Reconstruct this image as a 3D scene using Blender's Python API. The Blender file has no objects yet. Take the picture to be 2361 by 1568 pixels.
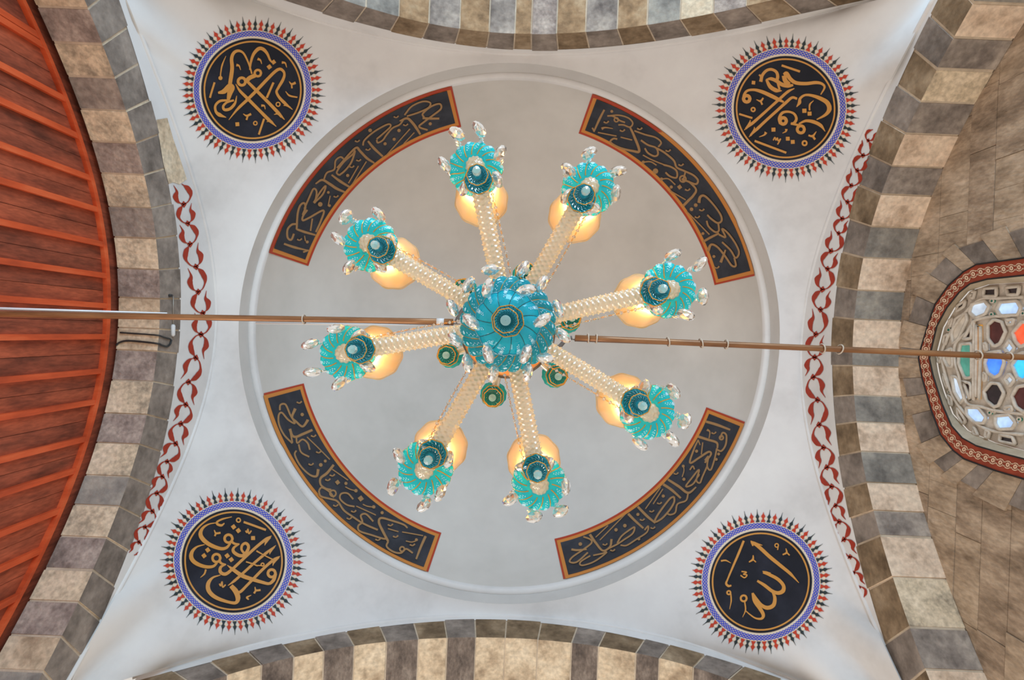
import bpy, bmesh, math, random
import numpy as np
from mathutils import Vector, Matrix
from mathutils.bvhtree import BVHTree

random.seed(7)
SC = bpy.context.scene
COL = SC.collection
PI = math.pi

# ------------------------------------------------------------------ camera, world, light, exposure
W, H, F = 2361.0, 1568.0, 1311.0          # frame and focal length in pixels
CX, CY = 1174.0, 769.0                    # where the zenith falls in the frame
ROLL = math.radians(2.3)
RC, RS = math.cos(ROLL), math.sin(ROLL)

cam_data = bpy.data.cameras.new('camera')
cam = bpy.data.objects.new('camera', cam_data)
COL.objects.link(cam)
cam_data.sensor_fit = 'HORIZONTAL'
cam_data.sensor_width = 36.0
cam_data.lens = F / W * 36.0
cam_data.shift_x = (W / 2 - CX) / W
cam_data.shift_y = (CY - H / 2) / W
cam_data.clip_start = 0.02
cam_data.clip_end = 200
cam_data.dof.use_dof = True
cam_data.dof.focus_distance = 1.25
cam_data.dof.aperture_fstop = 11.0
cam.matrix_world = Matrix(((RC, -RS, 0, 0), (-RS, -RC, 0, 0), (0, 0, -1, 0), (0, 0, 0, 1)))
SC.camera = cam

world = bpy.data.worlds.new('world')
SC.world = world
world.use_nodes = True
bg = world.node_tree.nodes['Background']
bg.inputs[0].default_value = (1.0, 0.93, 0.85, 1)
bg.inputs[1].default_value = 0.62


def area_light(name, loc, target, size, size_y, energy, color):
    ld = bpy.data.lights.new(name, 'AREA')
    ld.shape = 'RECTANGLE'
    ld.size, ld.size_y = size, size_y
    ld.energy = energy
    ld.color = color
    o = bpy.data.objects.new(name, ld)
    COL.objects.link(o)
    o.location = loc
    o.rotation_euler = (Vector(target) - Vector(loc)).to_track_quat('-Z', 'Y').to_euler()
    return o


# added unseen area lights, assumed daylight: cool on one side, warm on the other
area_light('added_light_cool', (2.5, -9.0, 0.3), (-1.0, 3.0, 6.0), 6, 3.5, 700, (0.42, 0.72, 1.0))
area_light('added_light_warm', (-4.0, 9.0, 0.3), (1.0, -3.0, 6.0), 6, 3.5, 300, (1.0, 0.88, 0.76))

SC.view_settings.view_transform = 'Standard'
SC.view_settings.look = 'None'
SC.view_settings.gamma = 1.0
SC.view_settings.use_curve_mapping = False
SC.view_settings.exposure = 0.22

# ------------------------------------------------------------------ geometry helpers


def slope(px, py):
    x, y = (px - CX) / F, (py - CY) / F
    return (x * RC + y * RS, -x * RS + y * RC)


def to_px(p):
    x, y = p[0] / p[2], p[1] / p[2]
    return (CX + F * (x * RC - y * RS), CY + F * (x * RS + y * RC))


def at_z(px, py, z):
    a, b = slope(px, py)
    return Vector((a * z, b * z, z))


def at_x(px, py, X):
    a, b = slope(px, py)
    z = X / a
    return Vector((X, b * z, z))


def at_y(px, py, Y):
    a, b = slope(px, py)
    z = Y / b
    return Vector((a * z, Y, z))


def new_mesh(name, verts, faces, smooth=False):
    me = bpy.data.meshes.new(name)
    me.from_pydata([tuple(v) for v in verts], [], faces)
    me.validate()
    me.update()
    if smooth:
        me.polygons.foreach_set('use_smooth', [True] * len(me.polygons))
    return me


def obj(name, me, mat=None, parent=None, loc=None):
    if mat is not None and len(me.materials) == 0:
        me.materials.append(mat)
    o = bpy.data.objects.new(name, me)
    COL.objects.link(o)
    if parent is not None:
        o.parent = parent
    if loc is not None:
        o.location = loc
    return o


def build(name, verts, faces, mat, parent=None, smooth=False):
    return obj(name, new_mesh(name, verts, faces, smooth), mat, parent)


def empty(name, loc=(0, 0, 0)):
    o = bpy.data.objects.new(name, None)
    COL.objects.link(o)
    o.location = loc
    o.empty_display_size = 0.1
    return o


def tag(o, label=None, cat=None, group=None, kind=None):
    if label:
        o['label'] = label
    if cat:
        o['category'] = cat
    if group:
        o['group'] = group
    if kind:
        o['kind'] = kind
    return o


class MB:
    """collects pieces of one mesh; each piece may have its own material slot"""

    def __init__(self):
        self.v, self.f, self.m = [], [], []

    def add(self, verts, faces, slot=0):
        n = len(self.v)
        self.v += [tuple(p) for p in verts]
        self.f += [tuple(i + n for i in q) for q in faces]
        self.m += [slot] * len(faces)
        return self

    def mesh(self, name, mats, smooth=False):
        me = new_mesh(name, self.v, self.f, smooth)
        for m in mats:
            me.materials.append(m)
        if len(mats) > 1:
            me.polygons.foreach_set('material_index', self.m)
        return me

    def build(self, name, mats, parent=None, smooth=False):
        if not isinstance(mats, (list, tuple)):
            mats = [mats]
        return obj(name, self.mesh(name, mats, smooth), None, parent)


def grid_faces(nu, nv, wrap_u=False, flip=False):
    fs = []
    for i in range(nu if wrap_u else nu - 1):
        for j in range(nv - 1):
            a, b = i * nv + j, ((i + 1) % nu) * nv + j
            q = (a, b, b + 1, a + 1)
            fs.append(q[::-1] if flip else q)
    return fs


def tube(path, rad, n=8, closed=False, caps=True):
    path = [Vector(p) for p in path]
    m = len(path)
    rads = rad if isinstance(rad, (list, tuple)) else [rad] * m
    vs, up = [], None
    for i in range(m):
        if closed:
            t = (path[(i + 1) % m] - path[i - 1]).normalized()
        else:
            t = (path[min(i + 1, m - 1)] - path[max(i - 1, 0)]).normalized()
        if up is None:
            up = Vector((0, 0, 1)) if abs(t.z) < 0.9 else Vector((1, 0, 0))
        s = t.cross(up)
        if s.length < 1e-6:
            s = t.orthogonal()
        s.normalize()
        up = s.cross(t).normalized()
        for k in range(n):
            a = 2 * PI * k / n
            vs.append(path[i] + (s * math.cos(a) + up * math.sin(a)) * rads[i])
    fs = []
    for i in range(m if closed else m - 1):
        for k in range(n):
            a, b = i * n + k, i * n + (k + 1) % n
            c, d = ((i + 1) % m) * n + (k + 1) % n, ((i + 1) % m) * n + k
            fs.append((a, b, c, d))
    if caps and not closed:
        fs.append(tuple(range(n))[::-1])
        fs.append(tuple(range((m - 1) * n, m * n)))
    return vs, fs


def lathe(profile, n=32, rmod=None, twist=None):
    """profile: (r, z) list; rmod(theta, i) multiplies the radius"""
    vs, m = [], len(profile)
    for k in range(n):
        for i, (r, z) in enumerate(profile):
            th = 2 * PI * k / n + (twist(i) if twist else 0)
            rr = r * (rmod(2 * PI * k / n, i) if rmod else 1)
            vs.append((rr * math.cos(th), rr * math.sin(th), z))
    return vs, grid_faces(n, m, wrap_u=True)


def box(x0, x1, y0, y1, z0, z1):
    v = [(x, y, z) for x in (x0, x1) for y in (y0, y1) for z in (z0, z1)]
    return v, [(0, 1, 3, 2), (4, 6, 7, 5), (0, 4, 5, 1), (2, 3, 7, 6), (0, 2, 6, 4), (1, 5, 7, 3)]


def catmull(pts, n=6):
    pts = [np.array(p, float) for p in pts]
    if len(pts) < 3:
        return [pts[0] + (pts[-1] - pts[0]) * k / 4 for k in range(5)]
    P = [2 * pts[0] - pts[1]] + pts + [2 * pts[-1] - pts[-2]]
    out = []
    for i in range(1, len(P) - 2):
        for k in range(n):
            t = k / n
            a, b, c, d = P[i - 1], P[i], P[i + 1], P[i + 2]
            out.append(0.5 * (2 * b + (c - a) * t + (2 * a - 5 * b + 4 * c - d) * t * t + (3 * b - a - 3 * c + d) * t ** 3))
    out.append(P[-2])
    return out


def ribbon2d(pts, wid, n=6, closed=False):
    """a stroke as a flat strip: smooth centre line and a width profile; returns 2D verts and faces"""
    c = catmull(list(pts) + ([pts[0]] if closed else []), n)
    m = len(c)
    if not isinstance(wid, (list, tuple)):
        wid = [wid, wid]
    ww = np.interp(np.linspace(0, 1, m), np.linspace(0, 1, len(wid)), wid)
    vs = []
    for i in range(m):
        if closed:
            t = c[(i + 1) % (m - 1)] - c[(i - 1) % (m - 1)]
        else:
            t = c[min(i + 1, m - 1)] - c[max(i - 1, 0)]
        t = t / (np.linalg.norm(t) + 1e-9)
        nn = np.array((-t[1], t[0])) * ww[i] / 2
        vs += [c[i] - nn, c[i] + nn]
    return vs, [(2 * i, 2 * i + 1, 2 * i + 3, 2 * i + 2) for i in range(m - 1)]


# ------------------------------------------------------------------ materials


def mat_new(name):
    m = bpy.data.materials.new(name)
    m.use_nodes = True
    nt = m.node_tree
    return m, nt, nt.nodes['Principled BSDF']


def simple(name, col, rough=0.6, metal=0.0, spec=0.5):
    m, nt, b = mat_new(name)
    b.inputs['Base Color'].default_value = (*col, 1)
    b.inputs['Roughness'].default_value = rough
    b.inputs['Metallic'].default_value = metal
    b.inputs['Specular IOR Level'].default_value = spec
    return m


def noisy(name, cols, scale, rough=0.85, bump=0.0, stretch=(1, 1, 1), detail=6, pos=None, bscale=None, spec=0.3, fine=None):
    """mottled surface: colour ramp over object-space noise, fine relief as bump"""
    m, nt, b = mat_new(name)
    N, L = nt.nodes, nt.links
    tc = N.new('ShaderNodeTexCoord')
    mp = N.new('ShaderNodeMapping')
    mp.inputs['Scale'].default_value = stretch
    L.new(tc.outputs['Object'], mp.inputs['Vector'])
    nz = N.new('ShaderNodeTexNoise')
    nz.inputs['Scale'].default_value = scale
    nz.inputs['Detail'].default_value = detail
    nz.inputs['Roughness'].default_value = 0.62
    L.new(mp.outputs[0], nz.inputs['Vector'])
    cr = N.new('ShaderNodeValToRGB')
    e = cr.color_ramp.elements
    pos = pos or [0.3 + 0.4 * i / max(1, len(cols) - 1) for i in range(len(cols))]
    while len(e) < len(cols):
        e.new(0.5)
    for i, c in enumerate(cols):
        e[i].position = pos[i]
        e[i].color = (*c, 1)
    L.new(nz.outputs['Fac'], cr.inputs['Fac'])
    src = cr.outputs['Color']
    if fine:
        n3 = N.new('ShaderNodeTexNoise')
        n3.inputs['Scale'].default_value = fine[0]
        n3.inputs['Detail'].default_value = 4
        L.new(mp.outputs[0], n3.inputs['Vector'])
        mr = N.new('ShaderNodeMapRange')
        mr.inputs['From Min'].default_value = 0.3
        mr.inputs['From Max'].default_value = 0.7
        mr.inputs['To Min'].default_value = 1 - fine[1]
        mr.inputs['To Max'].default_value = 1 + fine[1]
        L.new(n3.outputs['Fac'], mr.inputs['Value'])
        mx = N.new('ShaderNodeVectorMath')
        mx.operation = 'SCALE'
        L.new(src, mx.inputs[0])
        L.new(mr.outputs[0], mx.inputs['Scale'])
        src = mx.outputs[0]
    L.new(src, b.inputs['Base Color'])
    b.inputs['Roughness'].default_value = rough
    b.inputs['Specular IOR Level'].default_value = spec
    if bump:
        n2 = N.new('ShaderNodeTexNoise')
        n2.inputs['Scale'].default_value = bscale or scale * 5
        n2.inputs['Detail'].default_value = 5
        L.new(mp.outputs[0], n2.inputs['Vector'])
        bp = N.new('ShaderNodeBump')
        bp.inputs['Strength'].default_value = bump
        bp.inputs['Distance'].default_value = 0.02
        L.new(n2.outputs['Fac'], bp.inputs['Height'])
        L.new(bp.outputs['Normal'], b.inputs['Normal'])
    return m


def lin(r, g, b):
    f = lambda c: (c / 255 / 12.92) if c <= 10 else ((c / 255 + 0.055) / 1.055) ** 2.4
    return (f(r), f(g), f(b))


def glassy(name, trans, diff, k_transl, k_clear, rough=0.12, glossy=0.12, gcol=(1, 1, 1), kf=0.4):
    """coloured cut glass: part light passing diffusely, part clear, a gloss on top"""
    m = bpy.data.materials.new(name)
    m.use_nodes = True
    nt = m.node_tree
    N, L = nt.nodes, nt.links
    for n in list(N):
        N.remove(n)
    out = N.new('ShaderNodeOutputMaterial')
    tl = N.new('ShaderNodeBsdfTranslucent')
    tl.inputs[0].default_value = (*trans, 1)
    df = N.new('ShaderNodeBsdfDiffuse')
    df.inputs[0].default_value = (*diff, 1)
    tp = N.new('ShaderNodeBsdfTransparent')
    tp.inputs[0].default_value = (*[min(1, c * 1.15 + 0.04) for c in trans], 1)
    gl = N.new('ShaderNodeBsdfGlossy')
    gl.inputs[0].default_value = (*gcol, 1)
    gl.inputs['Roughness'].default_value = rough
    m1 = N.new('ShaderNodeMixShader')
    m1.inputs[0].default_value = k_transl
    L.new(df.outputs[0], m1.inputs[1])
    L.new(tl.outputs[0], m1.inputs[2])
    m2 = N.new('ShaderNodeMixShader')
    m2.inputs[0].default_value = k_clear
    L.new(m1.outputs[0], m2.inputs[1])
    L.new(tp.outputs[0], m2.inputs[2])
    fr = N.new('ShaderNodeFresnel')
    fr.inputs['IOR'].default_value = 1.5
    ad = N.new('ShaderNodeMath')
    ad.operation = 'ADD'
    ad.use_clamp = True
    ad.inputs[1].default_value = glossy
    fm = N.new('ShaderNodeMath')
    fm.operation = 'MULTIPLY'
    fm.inputs[1].default_value = kf
    L.new(fr.outputs[0], fm.inputs[0])
    L.new(fm.outputs[0], ad.inputs[0])
    m3 = N.new('ShaderNodeMixShader')
    L.new(ad.outputs[0], m3.inputs[0])
    L.new(m2.outputs[0], m3.inputs[1])
    L.new(gl.outputs[0], m3.inputs[2])
    L.new(m3.outputs[0], out.inputs[0])
    return m


def emit(name, col, strength):
    m, nt, b = mat_new(name)
    b.inputs['Base Color'].default_value = (*col, 1)
    b.inputs['Emission Color'].default_value = (*col, 1)
    b.inputs['Emission Strength'].default_value = strength
    b.inputs['Roughness'].default_value = 0.2
    return m


M = {}
M['plaster'] = noisy('white_plaster', [(0.66, 0.64, 0.62), (0.80, 0.78, 0.76), (0.86, 0.845, 0.82)], 0.9, 0.85, 0.05, bscale=2.0, detail=5)
M['dome'] = noisy('dome_plaster', [(0.63, 0.60, 0.55), (0.70, 0.665, 0.615), (0.76, 0.725, 0.67)], 0.8, 0.8, 0.08, bscale=4.0, detail=4)
M['cornice'] = noisy('cornice_plaster', [(0.60, 0.575, 0.545), (0.70, 0.675, 0.64)], 1.2, 0.8, 0.05)
M['mortar'] = noisy('mortar', [lin(186, 168, 146), lin(222, 204, 180)], 6, 0.95, 0.3)
M['tan'] = noisy('tan_stone', [lin(160, 136, 110), lin(214, 192, 162), lin(230, 212, 184)], 3.2, 0.9, 0.5, fine=(22, 0.22))
M['tan2'] = noisy('ochre_stone', [lin(116, 92, 68), lin(168, 136, 102), lin(196, 168, 134)], 3.6, 0.9, 0.5, fine=(20, 0.16))
M['green'] = noisy('pale_green_stone', [lin(166, 152, 132), lin(222, 202, 172), lin(238, 218, 190)], 3.0, 0.9, 0.5, fine=(24, 0.22))
M['peach'] = noisy('peach_stone', [lin(176, 148, 122), lin(232, 206, 180), lin(244, 222, 196)], 3.0, 0.9, 0.5, fine=(22, 0.2))
M['umber'] = noisy('umber_stone', [lin(84, 74, 68), lin(122, 108, 98), lin(152, 138, 126)], 4.0, 0.9, 0.5, stretch=(2, 1, 1), fine=(24, 0.22))
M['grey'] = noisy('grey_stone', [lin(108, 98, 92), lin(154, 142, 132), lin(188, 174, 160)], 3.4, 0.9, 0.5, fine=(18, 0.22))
M['mauve'] = noisy('mauve_stone', [lin(114, 100, 92), lin(164, 148, 138), lin(196, 180, 166)], 4.2, 0.9, 0.5, fine=(26, 0.24))
M['slate'] = noisy('slate_stone', [lin(112, 107, 101), lin(152, 146, 137), lin(182, 174, 160)], 3.6, 0.9, 0.5, fine=(20, 0.12))
M['wallstone'] = noisy('wall_stone', [lin(132, 112, 92), lin(178, 156, 132), lin(206, 184, 160)], 2.4, 0.92, 0.6, stretch=(1, 2.2, 1), fine=(14, 0.2))
M['wallstone2'] = noisy('wall_stone_brown', [lin(120, 102, 84), lin(164, 142, 120), lin(194, 172, 148)], 2.8, 0.92, 0.6, stretch=(1, 2.2, 1), fine=(16, 0.2))
M['wood'] = noisy('red_board', [lin(112, 54, 38), lin(162, 80, 54), lin(196, 98, 66)], 2.4, 0.6, 0.2, stretch=(1, 3, 0.7), fine=(16, 0.2))
M['wood2'] = noisy('red_board_dark', [lin(98, 50, 36), lin(146, 74, 52), lin(180, 90, 62)], 2.8, 0.6, 0.2, stretch=(1, 3, 0.7), fine=(16, 0.2))
M['batten'] = noisy('orange_red_batten', [lin(178, 72, 40), lin(216, 90, 48), lin(232, 112, 66)], 2.2, 0.5, 0.1, stretch=(1, 3, 0.6))
M['navy'] = noisy('navy_paint', [lin(24, 26, 34), lin(32, 34, 44), lin(44, 46, 58)], 2.6, 0.7)
M['panelnavy'] = noisy('panel_navy', [lin(44, 46, 54), lin(54, 56, 64), lin(68, 70, 78)], 2.6, 0.7)
M['gold'] = simple('gold_paint', lin(214, 150, 70), 0.5)
M['dimgold'] = simple('dull_gold_paint', lin(172, 130, 82), 0.6)  # duller gold for the lettering of the dome panels
M['orange'] = simple('orange_paint', lin(216, 138, 58), 0.6)
M['redp'] = simple('red_paint', lin(188, 62, 30), 0.6)
M['cream'] = simple('cream_paint', lin(238, 220, 196), 0.7)
M['blue'] = simple('blue_paint', lin(62, 78, 206), 0.6)
M['red'] = simple('spike_red', lin(202, 62, 34), 0.6)
M['dark'] = simple('spike_dark', lin(40, 52, 54), 0.6)
M['vine'] = noisy('vine_red', [lin(158, 48, 26), lin(182, 58, 32)], 9, 0.7)
M['facegrey'] = noisy('dark_grey_face', [lin(96, 86, 78), lin(140, 128, 118), lin(170, 156, 144)], 2.6, 0.92, 0.5, fine=(16, 0.16))  # darker grey for the front faces of arch stones, also some dressed stones
M['facebrown'] = noisy('dark_brown_face', [lin(94, 76, 56), lin(140, 118, 92), lin(176, 154, 126)], 2.8, 0.92, 0.5, fine=(16, 0.18))  # darker brown for the front faces of the beige voussoirs
M['brick'] = noisy('border_red', [lin(136, 58, 40), lin(168, 74, 50)], 8, 0.8)
M['ornament'] = simple('border_ornament', lin(226, 190, 158), 0.7)
M['black'] = simple('black_line', lin(30, 24, 22), 0.7)
M['frameplaster'] = noisy('window_plaster', [lin(176, 160, 136), lin(208, 192, 168)], 6, 0.85, 0.2)
M['tracery'] = noisy('tracery_plaster', [lin(196, 184, 168), lin(228, 218, 204)], 14, 0.8, 0.2)
M['copper'] = noisy('brown_pipe', [lin(104, 68, 44), lin(146, 100, 64), lin(172, 124, 82)], 5, 0.38, 0.0, stretch=(0.5, 4, 4), spec=0.6)
M['copper'].node_tree.nodes['Principled BSDF'].inputs['Metallic'].default_value = 0.45
M['darkrod'] = noisy('dark_bar', [lin(70, 48, 34), lin(112, 80, 56)], 6, 0.45)
M['cable'] = simple('grey_cable', lin(96, 92, 90), 0.5)
M['blackcable'] = simple('black_cable', lin(40, 40, 40), 0.5)
M['wire'] = simple('steel_wire', lin(170, 160, 148), 0.4, 0.6)
M['whiteplastic'] = simple('white_plastic', lin(225, 225, 225), 0.5)
M['tie'] = simple('pale_tie', lin(205, 190, 172), 0.5)
M['brass'] = simple('brass', lin(226, 168, 76), 0.25, 0.9)
M['gilt'] = simple('gilt_line', lin(226, 160, 60), 0.3, 0.35)
M['teal'] = glassy('teal_glass', (0.0, 0.60, 1.0), (0.0, 0.66, 0.84), 0.42, 0.05, 0.10, 0.03, kf=0.25)
M['tealdeep'] = glassy('deep_teal_glass', (0.0, 0.62, 0.80), (0.01, 0.46, 0.56), 0.45, 0.06, 0.08, 0.05, kf=0.25)
M['tealmid'] = glassy('mid_teal_glass', (0.0, 0.54, 0.80), (0.0, 0.52, 0.64), 0.42, 0.05, 0.10, 0.03, kf=0.25)
M['tealgreen'] = glassy('green_teal_glass', (0.0, 0.62, 0.54), (0.01, 0.44, 0.38), 0.5, 0.06, 0.08, 0.05, kf=0.25)
M['tealdark'] = simple('dark_teal_line', lin(14, 92, 96), 0.3)
M['enamel'] = simple('white_enamel', lin(190, 240, 255), 0.5)
M['shade'] = glassy('opal_shade', (1.0, 0.82, 0.58), (1.0, 0.80, 0.56), 0.66, 0.24, 0.12, 0.04)
M['bulb'] = emit('lit_bulb', (1.0, 0.76, 0.46), 130)
M['arm'] = glassy('clear_twisted_glass', (1.0, 0.90, 0.70), (1.0, 0.87, 0.66), 0.5, 0.06, 0.04, 0.16)
M['knob'] = glassy('frosted_crystal', (0.62, 0.86, 0.86), (0.50, 0.74, 0.74), 0.5, 0.2, 0.15, 0.05)
cm, cnt, cb = mat_new('cut_crystal')
cb.inputs['Base Color'].default_value = (1.0, 0.97, 0.92, 1)
cb.inputs['Roughness'].default_value = 0.02
cb.inputs['IOR'].default_value = 1.52
cb.inputs['Transmission Weight'].default_value = 0.75
M['crystal'] = cm

# ------------------------------------------------------------------ the vaulted bay: edges of the four arches read off the photograph (pixels)


def z1(l, off, sc):
    return [(off[0] + a / sc, off[1] + b / sc) for a, b in l]


L1=z1([(570,0),(640,130),(700,260),(760,400),(790,520),(830,640),(870,780),(910,900),(940,1020),(960,1150),(985,1280),(1005,1400),(1015,1500)],(0,0),2.01)+z1([(1000,0),(985,80),(960,180),(925,290),(890,400),(860,480),(830,580),(790,680),(740,780),(690,890),(640,1000),(580,1100),(520,1190),(460,1300),(400,1400),(350,1490),(330,1560)],(0,780),1.99)
L2=z1([(545,0),(575,90),(620,190),(655,290),(690,410),(715,530),(740,640),(765,780),(790,900),(800,1000),(820,1120),(830,1240),(838,1360),(845,1480),(845,1560)],(0,0),2.01)+z1([(828,0),(820,80),(805,180),(790,280),(770,380),(745,470),(720,560),(690,660),(660,770),(630,880),(600,980),(560,1080),(510,1190),(470,1280),(430,1370),(380,1470),(330,1560)],(0,780),1.99)
L3=z1([(390,0),(415,70),(480,200),(530,340),(580,500),(630,660),(665,810),(695,940),(715,1090),(735,1240),(745,1370),(750,1480),(745,1560)],(0,0),2.01)+z1([(720,0),(710,100),(695,200),(675,330),(640,490),(600,630),(550,770),(495,910),(430,1060),(350,1210),(270,1380),(190,1560)],(0,780),1.99)
L4=z1([(160,0),(210,90),(270,200),(325,350),(385,500),(430,650),(470,800),(500,950),(525,1080),(545,1220),(560,1380),(560,1500)],(0,0),2.01)+z1([(535,0),(525,100),(500,200),(475,330),(440,480),(395,630),(345,770),(270,930),(190,1090),(110,1230),(30,1360),(0,1410)],(0,780),1.99)
R1=z1([(620,0),(560,110),(480,310),(400,430),(330,580),(270,700),(215,800),(180,900),(140,1000),(105,1120),(75,1240),(50,1370),(25,1500)],(1840,0),2.01)+z1([(10,30),(15,120),(20,220),(30,330),(50,440),(80,580),(110,700),(145,790),(175,880),(205,960),(235,1040),(270,1120),(300,1190),(350,1310)],(1840,780),1.99)
R2=z1([(655,0),(600,100),(550,190),(485,320),(440,420),(400,540),(355,640),(320,740),(285,850),(250,950),(225,1070),(205,1180),(185,1320),(165,1450),(155,1560)],(1840,0),2.01)+z1([(145,0),(140,80),(150,200),(155,320),(175,430),(195,560),(210,660),(230,770),(250,880),(275,980),(300,1100),(325,1190),(360,1300),(400,1420),(455,1560)],(1840,780),1.99)
R3=z1([(825,0),(770,90),(720,170),(650,310),(565,470),(500,610),(440,750),(395,880),(350,1040),(310,1200),(280,1340),(260,1470),(250,1560)],(1840,0),2.01)+z1([(240,0),(240,120),(255,260),(275,380),(300,530),(325,680),(360,820),(385,940),(425,1080),(465,1220),(520,1370),(570,1480),(610,1560)],(1840,780),1.99)
R4=z1([(1047,60),(960,190),(880,330),(780,480),(720,630),(650,780),(600,890),(550,1050),(510,1200),(485,1350),(465,1490),(460,1560)],(1840,0),2.01)+z1([(455,0),(445,120),(455,260),(470,390),(495,540),(530,680),(565,810),(600,940),(660,1090),(715,1220),(780,1370),(830,1500),(860,1560)],(1840,780),1.99)
T1=z1([(20,10),(150,75),(350,130),(600,175),(800,205),(950,230),(1230,250),(1500,240),(1800,210),(2100,160),(2361,105)],(600,0),1.9675)+[(1925,22),(2030,0)]
T2=z1([(100,0),(300,70),(600,140),(800,185),(1000,220),(1230,228),(1500,220),(1800,190),(2100,140),(2361,92)],(600,0),1.9675)+[(1840,32),(2005,0)]
T3=z1([(380,0),(500,40),(760,100),(900,130),(1000,145),(1230,158),(1350,150),(1600,130),(1900,90),(2200,35),(2300,0)],(600,0),1.9675)
B1=z1([(190,222),(350,165),(600,110),(800,80),(1000,62),(1150,50),(1245,45),(1380,55),(1500,75),(1700,120),(1900,180),(2030,222)],(160,1380),1.217)
B2=z1([(210,228),(300,200),(500,150),(750,95),(950,72),(1150,60),(1250,58),(1350,68),(1500,88),(1700,140),(1900,190),(2000,228)],(160,1380),1.217)
B3=z1([(400,228),(550,185),(700,150),(900,120),(1050,112),(1200,107),(1330,118),(1500,140),(1700,175),(1850,228)],(160,1380),1.217)
AX, BT, BB = 3.58, 3.44, 3.46             # distance of the arch planes left/right, near, far
DL, DR = 0.42, 0.49                       # depth of the left and right arch soffits


def fit(C, axis, a):
    k = np.array([slope(*p) for p in C])
    z = a / k[:, axis]
    t = k[:, 1 - axis] * z
    return np.polyfit(t, z, 4)


FIT = {}
for nm, C, ax, a in (('L1', L1, 0, -AX), ('L2', L2, 0, -AX), ('L3', L3, 0, -AX), ('R1', R1, 0, AX), ('R2', R2, 0, AX), ('R3', R3, 0, AX),
                     ('T1', T1, 1, -BT), ('T2', T2, 1, -BT), ('T3', T3, 1, -BT), ('B1', B1, 1, BB), ('B2', B2, 1, BB), ('B3', B3, 1, BB)):
    FIT[nm] = (fit(C, ax, a), ax, a)


def zc(nm, t):
    return float(np.polyval(FIT[nm][0], t))


def p3(nm, t, a=None):
    co, ax, aa = FIT[nm]
    aa = aa if a is None else a
    z = float(np.polyval(co, t))
    return Vector((aa, t, z)) if ax == 0 else Vector((t, aa, z))


# pendentives: surface between the dome ring and the four arch edges
ZR, RR = 7.0, 624 / F * 7.0
edge = {}
for nm in ('L1', 'R1', 'T1', 'B1'):
    ts = np.linspace(-4.4, 4.4, 500)
    p = np.array([p3(nm, t) for t in ts])
    th = np.arctan2(p[:, 1] / p[:, 2], p[:, 0] / p[:, 2])
    rr = np.hypot(p[:, 0], p[:, 1]) / p[:, 2]
    edge[nm] = (th, rr)


def edge_at(th):
    best = None
    for nm, (a, r) in edge.items():
        d = (a - th + PI) % (2 * PI) - PI
        o = np.argsort(d)
        dd, rs = d[o], r[o]
        if dd[0] > 0 or dd[-1] < 0 or np.min(np.abs(dd)) > 0.05:
            continue
        v = float(np.interp(0, dd, rs))
        if best is None or v < best[0]:
            best = (v, nm)
    r, nm = best
    sx, sy = r * math.cos(th), r * math.sin(th)
    co, ax, a = FIT[nm]
    z = a / (sx if ax == 0 else sy)
    return nm, sx, sy, z


NTH = 480
ring = [edge_at(-PI + 2 * PI * (k + 0.5) / NTH) for k in range(NTH)]
zb = [q[3] for q in ring]
for k in range(NTH):                       # close the corners where two arches meet
    if ring[k][0] != ring[k - 1][0]:
        zt = 0.5 * (zb[k] + zb[k - 1])
        for d in range(-7, 7):
            j = (k + d) % NTH
            w = 1 - abs(d + 0.5) / 7.5
            zb[j] = zb[j] * (1 - w) + zt * w
NR = 26
rb_ = np.array([math.hypot(ring[k][1], ring[k][2]) * zb[k] for k in range(NTH)]) - RR
A_ = np.stack([rb_, rb_ ** 2, rb_ ** 3], 1)
CO_ = np.linalg.lstsq(A_, np.array(zb) - ZR, rcond=None)[0]


def zprof(r):
    d = r - RR
    return ZR + CO_[0] * d + CO_[1] * d * d + CO_[2] * d ** 3


corr_t = np.array([zb[k] - zprof(rb_[k] + RR) for k in range(NTH)])
win_ = np.exp(-0.5 * (np.arange(-48, 49) / 17.0) ** 2)
win_ /= win_.sum()
corr_s = np.array([sum(win_[j + 48] * corr_t[(k + j) % NTH] for j in range(-48, 49)) for k in range(NTH)])
pv = []
for k in range(NTH):
    th = -PI + 2 * PI * (k + 0.5) / NTH
    nm, sx, sy, _ = ring[k]
    ex, ey, ez = sx * zb[k], sy * zb[k], zb[k]
    ix, iy = RR * math.cos(th), RR * math.sin(th)
    for j in range(NR):
        t = j / (NR - 1)
        x_, y_ = ix + (ex - ix) * t, iy + (ey - iy) * t
        pv.append((x_, y_, zprof(math.hypot(x_, y_)) + t * t * (corr_s[k] * (1 - t ** 5) + corr_t[k] * t ** 5)))
pf = grid_faces(NTH, NR, wrap_u=True)
pend = build('ceiling_pendentives', pv, pf, M['plaster'], smooth=True)
tag(pend, 'white plastered pendentives filling the corners below the dome', None, None, 'structure')
BV_P = BVHTree.FromPolygons([Vector(v) for v in pv], pf)

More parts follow.
